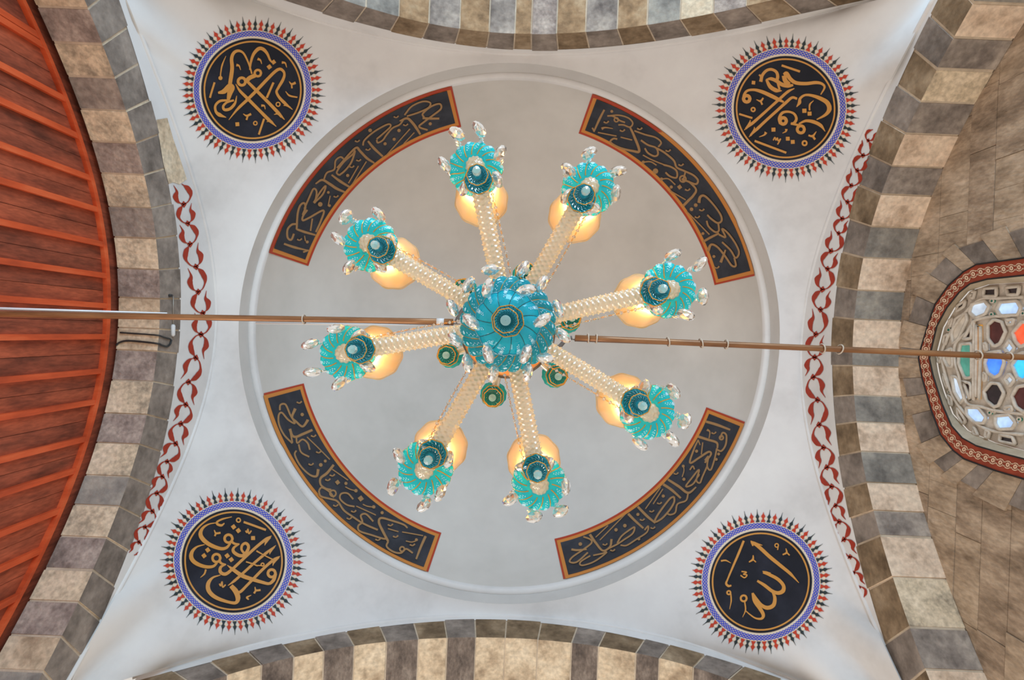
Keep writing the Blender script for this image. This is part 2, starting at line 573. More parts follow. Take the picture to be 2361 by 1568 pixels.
# cornice ring and dome
prof = [(RR, ZR), (RR + 0.004, ZR + 0.02), (RR + 0.004, ZR + 0.262)]
prof2 = [(RR + 0.004, ZR + 0.262), (RR - 0.006, ZR + 0.255), (RR - 0.050, ZR + 0.262), (RR - 0.062, ZR + 0.275), (RR - 0.064, ZR + 0.335)]
v, f = lathe(prof, 160)
tag(build('trim_1', v, f, M['cornice'], smooth=False), 'pale plaster cornice ring around the foot of the dome', None, None, 'structure')
v, f = lathe(prof2, 160)
tag(build('trim_2', v, f, M['plaster'], smooth=True), 'white rounded fillet between the cornice ring and the dome', None, None, 'structure')
RD, ZD, HD = RR - 0.064, ZR + 0.335, 2.5
dprof = [(RD * math.cos(a), ZD + HD * math.sin(a)) for a in np.linspace(0, PI / 2 - 0.002, 40)]
v, f = lathe(dprof, 160)
dome = build('ceiling', v, f, M['dome'], smooth=True)
tag(dome, 'shallow grey plastered dome above the chandelier', None, None, 'structure')
BV_D = BVHTree.FromPolygons([Vector(q) for q in v], f)


def cast(bv, px, py, off):
    a, b = slope(px, py)
    d = Vector((a, b, 1)).normalized()
    loc, nor, _, _ = bv.ray_cast(Vector((0, 0, 0)), d)
    if loc is None:
        return d * 8
    if nor.dot(d) > 0:
        nor = -nor
    return loc + nor * off


# ------------------------------------------------------------------ stone arches, every voussoir a piece of its own


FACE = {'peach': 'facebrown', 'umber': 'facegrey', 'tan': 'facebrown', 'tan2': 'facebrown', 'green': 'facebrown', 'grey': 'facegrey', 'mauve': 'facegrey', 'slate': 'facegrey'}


def arch(wall, edge_in, edge_out, joints, cols, depth, zcen, seed, axis_px, face=None):
    rnd = random.Random(seed)
    co, ax, a = FIT[edge_in]
    sg = -1 if a < 0 else 1
    ts = np.linspace(-3.6, 3.6, 400)
    pix = np.array([to_px(p3(edge_in, t))[axis_px] for t in ts])
    o = np.argsort(pix)
    tj = [float(np.interp(j, pix[o], ts[o])) if pix.min() < j < pix.max() else None for j in joints]
    tj = [t for t in tj if t is not None]
    # radial lines from the arch centre give the joint on the outer edge
    so = np.linspace(-4.2, 4.2, 500)
    ang_o = np.array([math.atan2(s, zc(edge_out, s) - zcen) for s in so])

    def outer(t, lift=0.0):
        an = math.atan2(t, zc(edge_in, t) - zcen)
        s = float(np.interp(an, ang_o, so))
        return s, max(zc(edge_out, s), zc(edge_in, t) + 0.12)

    def pt(x, t, z):
        return (x, t, z) if ax == 0 else (t, x, z)

    def block(t0, t1, dz, xf, xb, n=4):
        vs = []
        for k in range(n + 1):
            t = t0 + (t1 - t0) * k / n
            zi = zc(edge_in, t) + dz
            s, zo = outer(t)
            vs += [pt(xf, t, zi), pt(xf, s, zo), pt(xb, t, zi), pt(xb, s, zo)]
        fs = [(0, 1, 3, 2), (4 * n, 4 * n + 2, 4 * n + 3, 4 * n + 1)]
        for k in range(n):
            b = 4 * k
            fs += [(b, b + 4, b + 5, b + 1), (b, b + 2, b + 6, b + 4), (b + 1, b + 5, b + 7, b + 3), (b + 2, b + 3, b + 7, b + 6)]
        return vs, fs

    for i in range(len(tj) - 1):
        t0, t1 = min(tj[i], tj[i + 1]), max(tj[i], tj[i + 1])
        pr = rnd.uniform(-0.004, 0.006)
        vs, fs = block(t0 + 0.008, t1 - 0.008, -pr, a - sg * pr, a + sg * depth)
        c_ = cols[i % len(cols)]
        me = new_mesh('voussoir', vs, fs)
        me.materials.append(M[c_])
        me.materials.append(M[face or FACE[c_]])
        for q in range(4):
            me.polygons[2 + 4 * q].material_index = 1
        obj('voussoir', me, None, wall)
    vs, fs = block(min(tj), max(tj), 0.007, a + sg * 0.007, a + sg * (depth - 0.004), 90)
    build('mortar_joints', vs, fs, M['mortar'], wall)


def face_strip(wall, name, top, bot, n=120, lim=3.45):
    co, ax, a = FIT[top]
    vs, fs = [], []
    for k in range(n + 1):
        t = -lim + 2 * lim * k / n
        z2 = zc(bot, t)
        z_1 = max(zc(top, t), z2 + 0.004)
        for z in (z_1, z2 - 0.02):
            vs.append((a, t, z) if ax == 0 else (t, a, z))
    fs = [(2 * k, 2 * k + 1, 2 * k + 3, 2 * k + 2) for k in range(n)]
    return build(name, vs, fs, M['plaster'], wall)


def edge_bead(wall, nm, rad, lim):
    path = [p3(nm, t) for t in np.linspace(-lim, lim, 90)]
    v, f = tube(path, rad, 8)
    return build('edge_bead', v, f, M['plaster'], wall, True)


wl = tag(empty('wall_left', (0, 0, 0)), 'left wall arch with grey and beige voussoirs', None, None, 'structure')
wr = tag(empty('wall_right', (0, 0, 0)), 'right wall arch with grey and beige voussoirs', None, None, 'structure')
wf = tag(empty('wall_front', (0, 0, 0)), 'arch of grey and tan voussoirs along the top of the view', None, None, 'structure')
wb = tag(empty('wall_back', (0, 0, 0)), 'arch of brown and tan voussoirs along the bottom of the view', None, None, 'structure')

JL = [-300, -215, -135, -60, 20, 102, 179, 256, 330, 403, 480, 550, 622, 689, 759, 810, 880, 956, 1024, 1099, 1167, 1240, 1315, 1388, 1468, 1549, 1630, 1720]
CL = ['grey', 'tan', 'grey', 'tan', 'mauve', 'green', 'grey', 'green', 'mauve', 'green', 'grey', 'green', 'mauve', 'tan', 'tan', 'mauve', 'green', 'mauve', 'green', 'slate', 'green', 'mauve', 'green', 'mauve', 'tan', 'slate', 'tan']
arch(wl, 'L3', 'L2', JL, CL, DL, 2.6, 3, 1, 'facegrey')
JR = [-300, -220, -140, -70, 7, 87, 159, 234, 308, 383, 448, 522, 594, 669, 736, 810, 843, 911, 973, 1041, 1112, 1177, 1235, 1330, 1446, 1543, 1630, 1720]
CR = ['peach', 'grey', 'peach', 'slate', 'peach', 'grey', 'green', 'grey', 'peach', 'grey', 'peach', 'slate', 'peach', 'slate', 'peach', 'slate', 'peach', 'slate', 'peach', 'slate', 'peach', 'grey', 'peach', 'green', 'grey', 'peach', 'grey']
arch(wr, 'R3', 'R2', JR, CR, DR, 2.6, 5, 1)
JT = [300, 390, 470, 550, 625, 700, 775, 844, 920, 989, 1060, 1128, 1187, 1225, 1283, 1350, 1423, 1492, 1568, 1644, 1720, 1800, 1875, 1950, 2040, 2130]
CT = ['tan2', 'grey', 'tan2', 'grey', 'tan2', 'grey', 'slate', 'slate', 'tan2', 'grey', 'tan2', 'grey', 'tan2', 'mauve', 'tan2', 'grey', 'tan2', 'slate', 'tan', 'mauve', 'tan2', 'grey', 'tan2', 'grey', 'tan2']
arch(wf, 'T3', 'T2', JT, CT, 1.0, 3.6, 8, 0)
JB = [150, 225, 300, 375, 450, 525, 604, 678, 747, 817, 891, 965, 1031, 1097, 1165, 1240, 1318, 1380, 1466, 1520, 1598, 1680, 1760, 1840, 1920, 2010]
CB = ['umber', 'tan', 'umber', 'tan', 'umber', 'tan', 'umber', 'tan', 'umber', 'tan', 'umber', 'tan', 'umber', 'tan', 'tan', 'tan', 'umber', 'tan', 'umber', 'tan', 'umber', 'tan', 'umber', 'tan', 'umber']
arch(wb, 'B3', 'B2', JB, CB, 1.0, 3.6, 9, 0)

face_strip(wl, 'plaster_band', 'L1', 'L2')
face_strip(wr, 'plaster_band', 'R1', 'R2')
face_strip(wf, 'plaster_band', 'T1', 'T2')
face_strip(wb, 'plaster_band', 'B1', 'B2')
for w_, n_, l_ in ((wl, 'L1', 3.1), (wr, 'R1', 3.1), (wf, 'T1', 3.5), (wb, 'B1', 3.5)):
    edge_bead(w_, n_, 0.022, l_)

# bare patch of the left band where the plaster has fallen off
pp = [(360, 276), (385, 272), (398, 318), (416, 370), (430, 413), (413, 425), (398, 420), (388, 424), (376, 378), (366, 318)]
vs = [at_x(x, y, -AX) for x, y in pp]
vs = [v_ + Vector((0.004, 0, 0)) for v_ in vs]
tag(build('bare_patch', vs, [tuple(range(len(vs)))], M['tan'], wl), 'patch of bare tan stone where plaster is missing')

# painted vines on the plaster bands


def vine(wall, nodes, mid, X, side0):
    mb = MB()
    sgn = 1 if X < 0 else -1

    def put(vs, fs):
        mb.add([at_x(px, py, X) + Vector((sgn * 0.005, 0, 0)) for px, py in vs], fs)

    def leafcell(p, q, side, scale, node=True):
        p, q = np.array(p, float), np.array(q, float)
        d = q - p
        L = np.linalg.norm(d)
        d = d / L
        n = np.array((-d[1], d[0])) * side
        b = scale
        link = [p, p + d * L * 0.12 + n * b * 0.55, p + d * L * 0.42 + n * b * 0.92, p + d * L * 0.72 + n * b * 0.7, p + d * L * 0.9 + n * b * 0.28, q]
        put(*ribbon2d(link, [2.0, 2.4, 4, 12 * b / 20, 11 * b / 20, 2.2, 2.0], 6))
        free = [p, p + d * L * 0.14 - n * b * 0.6, p + d * L * 0.42 - n * b * 0.86, p + d * L * 0.66 - n * b * 0.66, p + d * L * 0.98 - n * b * 0.95]
        put(*ribbon2d(free, [2.0, 2.4, 9 * b / 20, 13 * b / 20, 9 * b / 20, 3, 0.8], 6))
        k = 5.5 * b / 20 + 1.2
        if node:
            put([p + d * k * 1.2, p + n * k, p - d * k * 1.2, p - n * k], [(0, 1, 2, 3)])

    m = nodes.index(mid)
    up = nodes[:m + 1][::-1]
    dn = nodes[m:]
    for seq, s0 in ((up, side0), (dn, side0)):
        s = s0
        for i in range(len(seq) - 1):
            L = math.hypot(seq[i + 1][0] - seq[i][0], seq[i + 1][1] - seq[i][1])
            leafcell(seq[i], seq[i + 1], s, min(20.0, L * 0.40 + 1), seq is up or i > 0)
            s = -s
    tag(mb.build('painted_vine', M['vine'], wall), 'red vine of paired leaves painted on white plaster')


NL = [(418, 424), (423, 471), (432, 515), (437.5, 563), (451, 615), (456.5, 673), (467, 722), (462.6, 771), (451, 825), (433.5, 880.6), (428, 933), (415.7, 977), (404.5, 1023), (384, 1064), (373.7, 1099), (360.4, 1137), (351, 1179), (333, 1215), (319.6, 1250), (308, 1280)]
NRr = [(2013.7, 299), (2002.4, 324), (1991, 358.6), (1977, 393), (1963.7, 428), (1954.5, 465.7), (1943, 504.5), (1934, 538), (1916.7, 579), (1908.3, 620), (1897, 667.6), (1892.3, 714), (1881.7, 771), (1879, 824), (1875.5, 869.6), (1885.7, 922), (1889, 979.5), (1899.6, 1032), (1906.8, 1077.7), (1918.5, 1121.8), (1927, 1166), (1936, 1203), (1946.7, 1244), (1961, 1284), (1968.4, 1321), (1982.5, 1354), (1992, 1378)]
vine(wl, NL, (462.6, 771), -AX, 1)
vine(wr, NRr, (1879, 824), AX, -1)

# ------------------------------------------------------------------ timber wall behind the left arch
XW = -AX - DL - 0.03
wt = tag(empty('wall_left_timber'), 'red painted timber boarding behind the left arch', None, None, 'structure')
bat = [(60, 65), (110, 112), (154, 231), (184, 316), (214, 413), (229, 485), (244, 565), (251, 637), (258, 706), (255, 776), (239, 855), (223, 926), (201, 1011), (176, 1084), (146, 1174), (103, 1265), (43, 1375)]
by = sorted(at_x(x, y, XW)[1] for x, y in bat)
by = [by[0] - 0.75, by[0] - 0.38] + by + [by[-1] + 0.4, by[-1] + 0.8]
for i in range(len(by) - 1):
    y0, y1 = by[i], by[i + 1]
    n = 2
    for j in range(n):
        a0, a1 = y0 + (y1 - y0) * j / n + 0.002, y0 + (y1 - y0) * (j + 1) / n - 0.002
        ym = 0.5 * (a0 + a1)
        v, f = box(XW - 0.05, XW - 0.025 + random.uniform(-0.003, 0.003), a0, a1, 2.2, max(2.6, min(zc('L3', a0), zc('L3', a1)) + 0.12))
        build('board', v, f, M[random.choice(['wood', 'wood', 'wood2'])], wt)
for y in by:
    v, f = box(XW - 0.03, XW + 0.012, y - 0.025, y + 0.025, 2.2, zc('L3', y) - 0.12)
    build('batten', v, f, M['batten'], wt)
mb = MB()
n = 80
for (o0, o1, x0, x1) in ((-0.095, -0.145, XW - 0.03, XW + 0.016),):
    vs = []
    for k in range(n + 1):
        t = -3.2 + 6.4 * k / n
        za = zc('L3', t)
        vs += [(x0, t, za + o0), (x1, t, za + o0), (x1, t, za + o1), (x0, t, za + o1)]
    fs = []
    for k in range(n):
        for q in range(4):
            fs.append((4 * k + q, 4 * k + (q + 1) % 4, 4 * k + 4 + (q + 1) % 4, 4 * k + 4 + q))
    mb.add(vs, fs)
mb.build('curved_trim', M['batten'], wt)
v, f = box(XW - 0.09, XW - 0.055, -3.6, 3.6, 2.2, 6.3)
build('backing', v, f, M['wood2'], wt)
vs = []
for k in range(n + 1):
    t = -3.2 + 6.4 * k / n
    vs += [(XW - 0.02, t, zc('L3', t) + 0.1), (XW - 0.02, t, zc('L3', t) - 0.1)]
tag(build('gap_shade_strip', vs, [(2 * k, 2 * k + 1, 2 * k + 3, 2 * k + 2) for k in range(n)], M['wood2'], wt), None)  # dark wood strip standing in for the shade between soffit and trim

# ------------------------------------------------------------------ lunette wall of stone behind the right arch, with the stained glass window
XL = AX + DR
wn = tag(empty('wall_right_lunette'), 'rough brown masonry wall behind the right arch around the window', None, None, 'structure')


def zx(pts, X, off=(2080, 560), sc=2.8007):
    return [at_x(off[0] + x / sc, off[1] + y / sc, X) for x, y in pts]


OUT = [(1500, -20), (787, 97), (480, 140), (400, 185), (300, 275), (215, 395), (165, 540), (120, 690), (108, 745), (130, 870), (190, 1080), (250, 1240), (330, 1340), (400, 1395), (600, 1470), (787, 1525), (1500, 1720)]
INN = [(1500, 120), (787, 210), (550, 235), (440, 265), (370, 320), (290, 420), (225, 540), (190, 690), (178, 745), (200, 850), (260, 1040), (320, 1180), (390, 1260), (480, 1310), (650, 1360), (787, 1395), (1500, 1570)]


def inside(poly, y, z):
    c = False
    for i in range(len(poly)):
        (y0, z0), (y1, z1_) = poly[i - 1], poly[i]
        if (z0 > z) != (z1_ > z) and y < (y1 - y0) * (z - z0) / (z1_ - z0) + y0:
            c = not c
    return c


outp = [(p[1], p[2]) for p in zx(OUT, XL)]
zlow = min(p[1] for p in outp)
cen = (0.5 * (outp[0][0] + outp[-1][0]), zlow)
rnd = random.Random(21)
z = 6.35
row = 0
while z > 2.4:
    h = rnd.uniform(0.27, 0.36)
    y = -3.3 + rnd.uniform(0, 0.4)
    while y < 3.3:
        w = rnd.uniform(0.55, 1.1)
        cs = [(y + w * i / 3, z - h * j / 2) for i in range(4) for j in range(3)]
        if z - h < max(zc('R3', y), zc('R3', y + w)) + 0.15 and not all(inside(outp, *c) for c in cs):
            if not any(inside([(cen[0] + (q[0] - cen[0]) * 0.93, cen[1] + (q[1] - cen[1]) * 0.96) for q in outp], *c) for c in cs):
                xf = XL + rnd.uniform(-0.004, 0.006)
                v, f = box(xf, XL + 0.14, y + 0.003, y + w - 0.003, z - h + 0.003, z - 0.003)
                build('stone', v, f, M[rnd.choice(['wallstone', 'wallstone', 'wallstone2'])], wn)
            else:                       # stones cut to the window: halves that stay clear of the opening
                for i in range(4):
                    ya, yb_ = y + w * i / 4, y + w * (i + 1) / 4
                    if not any(inside([(cen[0] + (q[0] - cen[0]) * 0.93, cen[1] + (q[1] - cen[1]) * 0.96) for q in outp], *c) for c in ((ya, z), (yb_, z), (ya, z - h), (yb_, z - h))):
                        v, f = box(XL + 0.001, XL + 0.14, ya + 0.001, yb_ - 0.001, z - h + 0.003, z - 0.003)
                        build('stone', v, f, M['wallstone'], wn)
        y += w
    z -= h
    row += 1
v, f = box(XL + 0.145, XL + 0.2, -3.4, 3.4, 2.2, 6.4)
# ring of dressed stones around the painted border
ring_px = []
for i in range(len(OUT) - 1):
    a, b = np.array(OUT[i], float), np.array(OUT[i + 1], float)
    nn = max(1, int(round(np.linalg.norm(b - a) / 140)))
    for k in range(nn):
        ring_px.append(a + (b - a) * k / nn)
ring_px.append(np.array(OUT[-1], float))
rp = [at_x(2080 + q[0] / 2.8007, 560 + q[1] / 2.8007, XL) for q in ring_px]
c3 = Vector((XL, cen[0], cen[1] + 0.35))
for i in range(len(rp) - 1):
    a, b = rp[i], rp[i + 1]
    dep = 0.26 + (0.07 if i % 2 else 0.0)
    oa, ob = a + (a - c3).normalized() * dep, b + (b - c3).normalized() * dep
    ia, ib = a - (a - c3).normalized() * 0.03, b - (b - c3).normalized() * 0.03
    sh = (b - a) * 0.012
    q = [ia + sh, oa + sh, ob - sh, ib - sh]
    vs = [p + Vector((-0.012, 0, 0)) for p in q] + [p + Vector((0.13, 0, 0)) for p in q]
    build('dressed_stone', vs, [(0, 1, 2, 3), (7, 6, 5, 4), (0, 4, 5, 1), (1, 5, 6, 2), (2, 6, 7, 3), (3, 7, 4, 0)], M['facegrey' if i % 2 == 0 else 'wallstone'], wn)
# mortar bed behind the stones, open where the window is
vs = []
big = [(-3.6, 2.2), (3.6, 2.2), (3.6, 6.5), (-3.6, 6.5)]
nO = len(outp)
mbm = MB()
for i in range(nO - 1):
    (ya, za), (yb_, zb_) = outp[i], outp[i + 1]

    def far(y, z_):
        dy, dz = y - cen[0], z_ - cen[1] - 0.35
        k = min(4.2 / abs(dy) if abs(dy) > 1e-6 else 99, 2.6 / abs(dz) if abs(dz) > 1e-6 else 99)
        return cen[0] + dy * k, cen[1] + 0.35 + dz * k
    fa, fb = far(ya, za), far(yb_, zb_)
    mbm.add([(XL + 0.012, ya, za), (XL + 0.012, yb_, zb_), (XL + 0.012, *fb), (XL + 0.012, *fa)], [(0, 1, 2, 3)])
mbm.build('mortar_bed', M['wallstone'], wn)

# painted border, reveal and tracery of the window
win = tag(empty('window_1', (XL, cen[0], zlow)), 'stained glass window with plaster tracery and red painted border', None, None, 'structure')
bpy.context.view_layer.update()
WI = win.matrix_world.inverted()


def wpart(name, vs, fs, mat, smooth=False):
    return build(name, [WI @ Vector(v_) for v_ in vs], fs, mat, win, smooth)


XB = XL - 0.016
o3, i3 = zx(OUT, XB), zx(INN, XB)
n = len(o3)
vs = list(o3) + list(i3) + [p + Vector((0.13, 0, 0)) for p in o3]
wpart('painted_border', vs, [(k, k + 1, n + k + 1, n + k) for k in range(n - 1)] + [(k, 2 * n + k, 2 * n + k + 1, k + 1) for k in range(n - 1)], M['brick'])
for line, nm in ((OUT, 'border_line'), (INN, 'border_line')):
    v, f = tube([p + Vector((-0.003, 0, 0)) for p in zx(line, XB)], 0.007, 6)
    wpart(nm, v, f, M['black'])
# chain of curls along the border
mid = [((a[0] + b[0]) / 2, (a[1] + b[1]) / 2) for a, b in zip(OUT, INN)]
mid = [np.array(q) for q in catmull(mid, 10)]
acc, stations = 0.0, []
nxt = 0.0
for i in range(1, len(mid)):
    seg = np.linalg.norm(mid[i] - mid[i - 1])
    while nxt <= acc + seg:
        t = (nxt - acc) / seg
        stations.append((mid[i - 1] + (mid[i] - mid[i - 1]) * t, (mid[i] - mid[i - 1]) / seg))
        nxt += 50 if mid[i][0] > 330 else 56
    acc += seg
mbo = MB()
for c_, d_ in stations:
    n_ = np.array((-d_[1], d_[0]))
    P2 = lambda u, w_: tuple(c_ + d_ * u + n_ * w_)
    sets = [ribbon2d([P2(8 * math.cos(a), 11 * math.sin(a)) for a in np.linspace(0, 2 * PI, 9)[:-1]], 9, 2, closed=True)]
    for s in (-1, 1):
        sets.append(ribbon2d([P2(-24, s * 8), P2(-10, s * 21), P2(8, s * 22), P2(22, s * 10)], [4, 6, 6, 4], 3))
        sets.append(ribbon2d([P2(14, s * 4), P2(24, s * 14), P2(34, s * 16)], [3, 5, 3], 3))
    for vv, ff in sets:
        mbo.add([WI @ (at_x(2080 + q[0] / 2.8007, 560 + q[1] / 2.8007, XB) + Vector((-0.004, 0, 0))) for q in vv], ff)
tag(mbo.build('border_ornament', M['ornament'], win), 'pale chain of curls painted on the red border')
# reveal
XG = XL + 0.09
TR = [(1500, 180), (787, 255), (560, 268), (430, 312), (340, 415), (265, 545), (228, 690), (218, 745), (235, 850), (268, 960), (325, 1105), (425, 1215), (600, 1292), (787, 1342), (1500, 1520)]
t3 = zx(TR, XG)
i3b = zx(INN, XB)
# loft between the two outlines by arc length


def resample(pts, n):
    pts = [Vector(p) for p in pts]
    d = [0]
    for a, b in zip(pts, pts[1:]):
        d.append(d[-1] + (b - a).length)
    A = np.array([tuple(p) for p in pts])
    s = np.linspace(0, d[-1], n)
    return [Vector((np.interp(q, d, A[:, 0]), np.interp(q, d, A[:, 1]), np.interp(q, d, A[:, 2]))) for q in s]


ra, rb = resample(i3b, 60), resample(t3, 60)
wpart('reveal', ra + rb, [(k, k + 1, 61 + k, 60 + k) for k in range(59)], M['frameplaster'])
wpart('tracery_slab', [p + Vector((0.012, 0, 0)) for p in rb], [tuple(range(60))], M['tracery'])

GLASS = {'dark': ((0.03, 0.012, 0.014), 0.0), 'white': ((0.55, 0.66, 0.80), 0.55), 'skyb': ((0.42, 0.60, 0.92), 0.75), 'beige': ((0.62, 0.54, 0.44), 0.12), 'teal': ((0.10, 0.40, 0.31), 0.25), 'amber': ((0.75, 0.33, 0.01), 0.5),
         'red': ((0.75, 0.09, 0.03), 0.75), 'dred': ((0.10, 0.015, 0.012), 0.06), 'blue': ((0.05, 0.20, 0.85), 0.9), 'cyan': ((0.03, 0.40, 0.95), 1.0), 'green': ((0.02, 0.25, 0.18), 0.1)}
GM = {}
for k_, (c_, s_) in GLASS.items():
    m_, nt_, b_ = mat_new('stained_glass_' + k_)
    nz = nt_.nodes.new('ShaderNodeTexNoise')
    nz.inputs['Scale'].default_value = 9
    tc = nt_.nodes.new('ShaderNodeTexCoord')
    nt_.links.new(tc.outputs['Object'], nz.inputs['Vector'])
    cr = nt_.nodes.new('ShaderNodeValToRGB')
    cr.color_ramp.elements[0].position = 0.3
    cr.color_ramp.elements[1].position = 0.7
    cr.color_ramp.elements[0].color = (*[q * 0.7 for q in c_], 1)
    cr.color_ramp.elements[1].color = (*[min(1, q * 1.15 + 0.01) for q in c_], 1)
    nt_.links.new(nz.outputs['Fac'], cr.inputs['Fac'])
    nt_.links.new(cr.outputs['Color'], b_.inputs['Base Color'])
    nt_.links.new(cr.outputs['Color'], b_.inputs['Emission Color'])
    b_.inputs['Emission Strength'].default_value = s_
    b_.inputs['Roughness'].default_value = 0.15
    GM[k_] = m_
PANES = [('dark', [(535, 295), (615, 290), (615, 345), (530, 345)]), ('dark', [(675, 290), (765, 280), (755, 335), (690, 335)]), ('dark', [(455, 322), (478, 308), (466, 358), (446, 350)]),
         ('dark', [(363, 405), (415, 370), (405, 412), (358, 442)]), ('dark', [(312, 500), (332, 488), (318, 540), (304, 540)]), ('dark', [(278, 600), (305, 590), (285, 655), (272, 645)]),
         ('dark', [(238, 735), (260, 740), (248, 775), (238, 765)]), ('dark', [(276, 845), (302, 930), (294, 938), (272, 880)]), ('dark', [(303, 985), (326, 1000), (326, 1052), (310, 1040)]),
         ('dark', [(365, 1068), (417, 1150), (400, 1172), (363, 1110)]), ('dark', [(470, 1190), (494, 1240), (468, 1236)]), ('dark', [(550, 1212), (573, 1220), (560, 1262), (543, 1252)]),
         ('dark', [(640, 1240), (720, 1255), (737, 1302), (635, 1282)]),
         ('white', [(455, 395), (540, 375), (568, 410), (545, 460), (480, 485), (440, 450)]), ('skyb', [(640, 385), (750, 375), (775, 420), (755, 465), (640, 470), (615, 430)]),
         ('beige', [(350, 490), (420, 450), (425, 500), (370, 620), (335, 650), (325, 590)]), ('beige', [(285, 700), (330, 680), (332, 800), (300, 802), (272, 750)]),
         ('white', [(325, 860), (365, 870), (410, 1000), (385, 1035), (340, 960)]), ('skyb', [(420, 1065), (500, 1065), (550, 1130), (530, 1165), (470, 1160), (420, 1110)]),
         ('skyb', [(610, 1120), (700, 1110), (740, 1160), (720, 1200), (630, 1205), (605, 1165)]),
         ('teal', [(385, 655), (455, 650), (455, 870), (410, 875), (370, 780), (375, 690)]), ('dark', [(455, 530), (455, 615), (400, 625)]), ('dark', [(398, 893), (450, 908), (450, 1020)]),
         ('amber', [(487, 530), (512, 530), (513, 700), (502, 1010), (482, 1010), (485, 760)]),
         ('dred', [(560, 530), (600, 495), (650, 510), (675, 575), (640, 650), (600, 670), (560, 620)]), ('red', [(720, 580), (780, 510), (830, 520), (850, 580), (820, 650), (770, 672), (740, 640)]),
         ('white', [(680, 500), (730, 495), (720, 525), (690, 530)]), ('skyb', [(665, 680), (700, 630), (735, 680), (700, 725)]),
         ('blue', [(560, 710), (640, 700), (668, 770), (640, 850), (605, 870), (560, 840), (540, 780)]), ('cyan', [(715, 790), (760, 720), (800, 705), (840, 760), (830, 850), (790, 892), (750, 870)]),
         ('white', [(670, 880), (700, 845), (735, 885), (700, 930)]), ('dark', [(535, 960), (580, 905), (630, 910), (665, 970), (630, 1050), (600, 1060), (550, 1020)]),
         ('dred', [(715, 990), (750, 930), (810, 920), (840, 990), (800, 1100), (740, 1060)]), ('white', [(670, 1065), (715, 1055), (720, 1085), (680, 1085)]),
         ('white', [(536, 650), (552, 650), (556, 692), (540, 690)]), ('white', [(534, 840), (553, 850), (546, 892), (534, 890)])]
PANES += [(c_, [(x + 290, y + dy) for x, y in pl]) for c_, pl, dy in (('red', PANES[24][1], 0), ('blue', PANES[29][1], 0), ('cyan', PANES[28][1], 10), ('dark', PANES[31][1], 30), ('skyb', PANES[14][1], -30), ('skyb', PANES[19][1], 75), ('dark', PANES[0][1], -35), ('dark', PANES[12][1], 72))]
for gx, gy in ((585, 375), (582, 462), (305, 562), (312, 962), (570, 1097), (760, 1140), (785, 455), (600, 1085)):
    PANES.append(('green', [(gx + 13 * math.cos(a), gy + 13 * math.sin(a)) for a in np.linspace(0, 2 * PI, 7)[:-1]]))
for c_, pl in PANES:
    q3 = zx(pl, XG)
    wpart('pane', q3 + [p + Vector((0.012, 0, 0)) for p in q3], [tuple(range(len(q3)))] + [(k, (k + 1) % len(q3), len(q3) + (k + 1) % len(q3), len(q3) + k) for k in range(len(q3))], GM[c_])
    rad = 0.015 if c_ != 'green' else 0.006
    v, f = tube([p + Vector((-0.008, 0, 0)) for p in resample(q3 + [q3[0]], 4 * len(q3) + 1)[:-1]], rad, 6, closed=True)
    wpart('glazing_bead', v, f, M['tracery'], True)
for line in ([(455, 520), (470, 520), (466, 760), (466, 1018)], [(700, 470), (560, 480), (470, 505), (440, 560), (350, 650), (345, 760), (372, 860), (420, 1030), (520, 1060), (640, 1090), (787, 1105)], [(787, 350), (640, 358), (520, 362), (430, 430), (330, 560), (268, 680), (264, 770), (318, 960), (400, 1090), (520, 1190), (640, 1225), (787, 1240)]):
    v, f = tube([p + Vector((-0.006, 0, 0)) for p in zx([tuple(q) for q in catmull(line, 5)], XG)], 0.014, 6)
    wpart('tracery_bar', v, f, M['tracery'], True)

# ------------------------------------------------------------------ painted medallions on the pendentives
def S(pts, w):
    return ('s', pts, w)


def SQ(x, y, s, r=0.15):
    return ('q', (x, y), s, r)


def RG(x, y, r, w):
    return ('r', (x, y), r, w)


def BALL(x, y, r):
    return ('b', (x, y), r)


def VM(x, y, k=1.0, w=13):
    """small v-shaped vowel mark"""
    return ('s', [(x - 22 * k, y - 8 * k), (x, y), (x + 18 * k, y - 14 * k)], [w, w * 0.7, w])


def shapes2d(items):
    out = []
    for it in items:
        if it[0] == 's':
            out.append(ribbon2d(it[1], it[2], 6))
        elif it[0] == 'q':
            (x, y), s, r = it[1], it[2], it[3]
            out.append(([np.array((x + s * 0.62 * math.cos(r + PI / 2 * k), y + s * 0.62 * math.sin(r + PI / 2 * k))) for k in range(4)], [(0, 1, 2, 3)]))
        elif it[0] == 'r':
            (x, y), r = it[1], it[2]
            out.append(ribbon2d([(x + r * math.cos(a), y + r * math.sin(a)) for a in np.linspace(0, 2 * PI, 9)[:-1]], it[3], 3, closed=True))
        elif it[0] == 'b':
            (x, y), r = it[1], it[2]
            out.append(([np.array((x + r * math.cos(a), y + r * math.sin(a))) for a in np.linspace(0, 2 * PI, 9)[:-1]], [tuple(range(8))]))
    return out


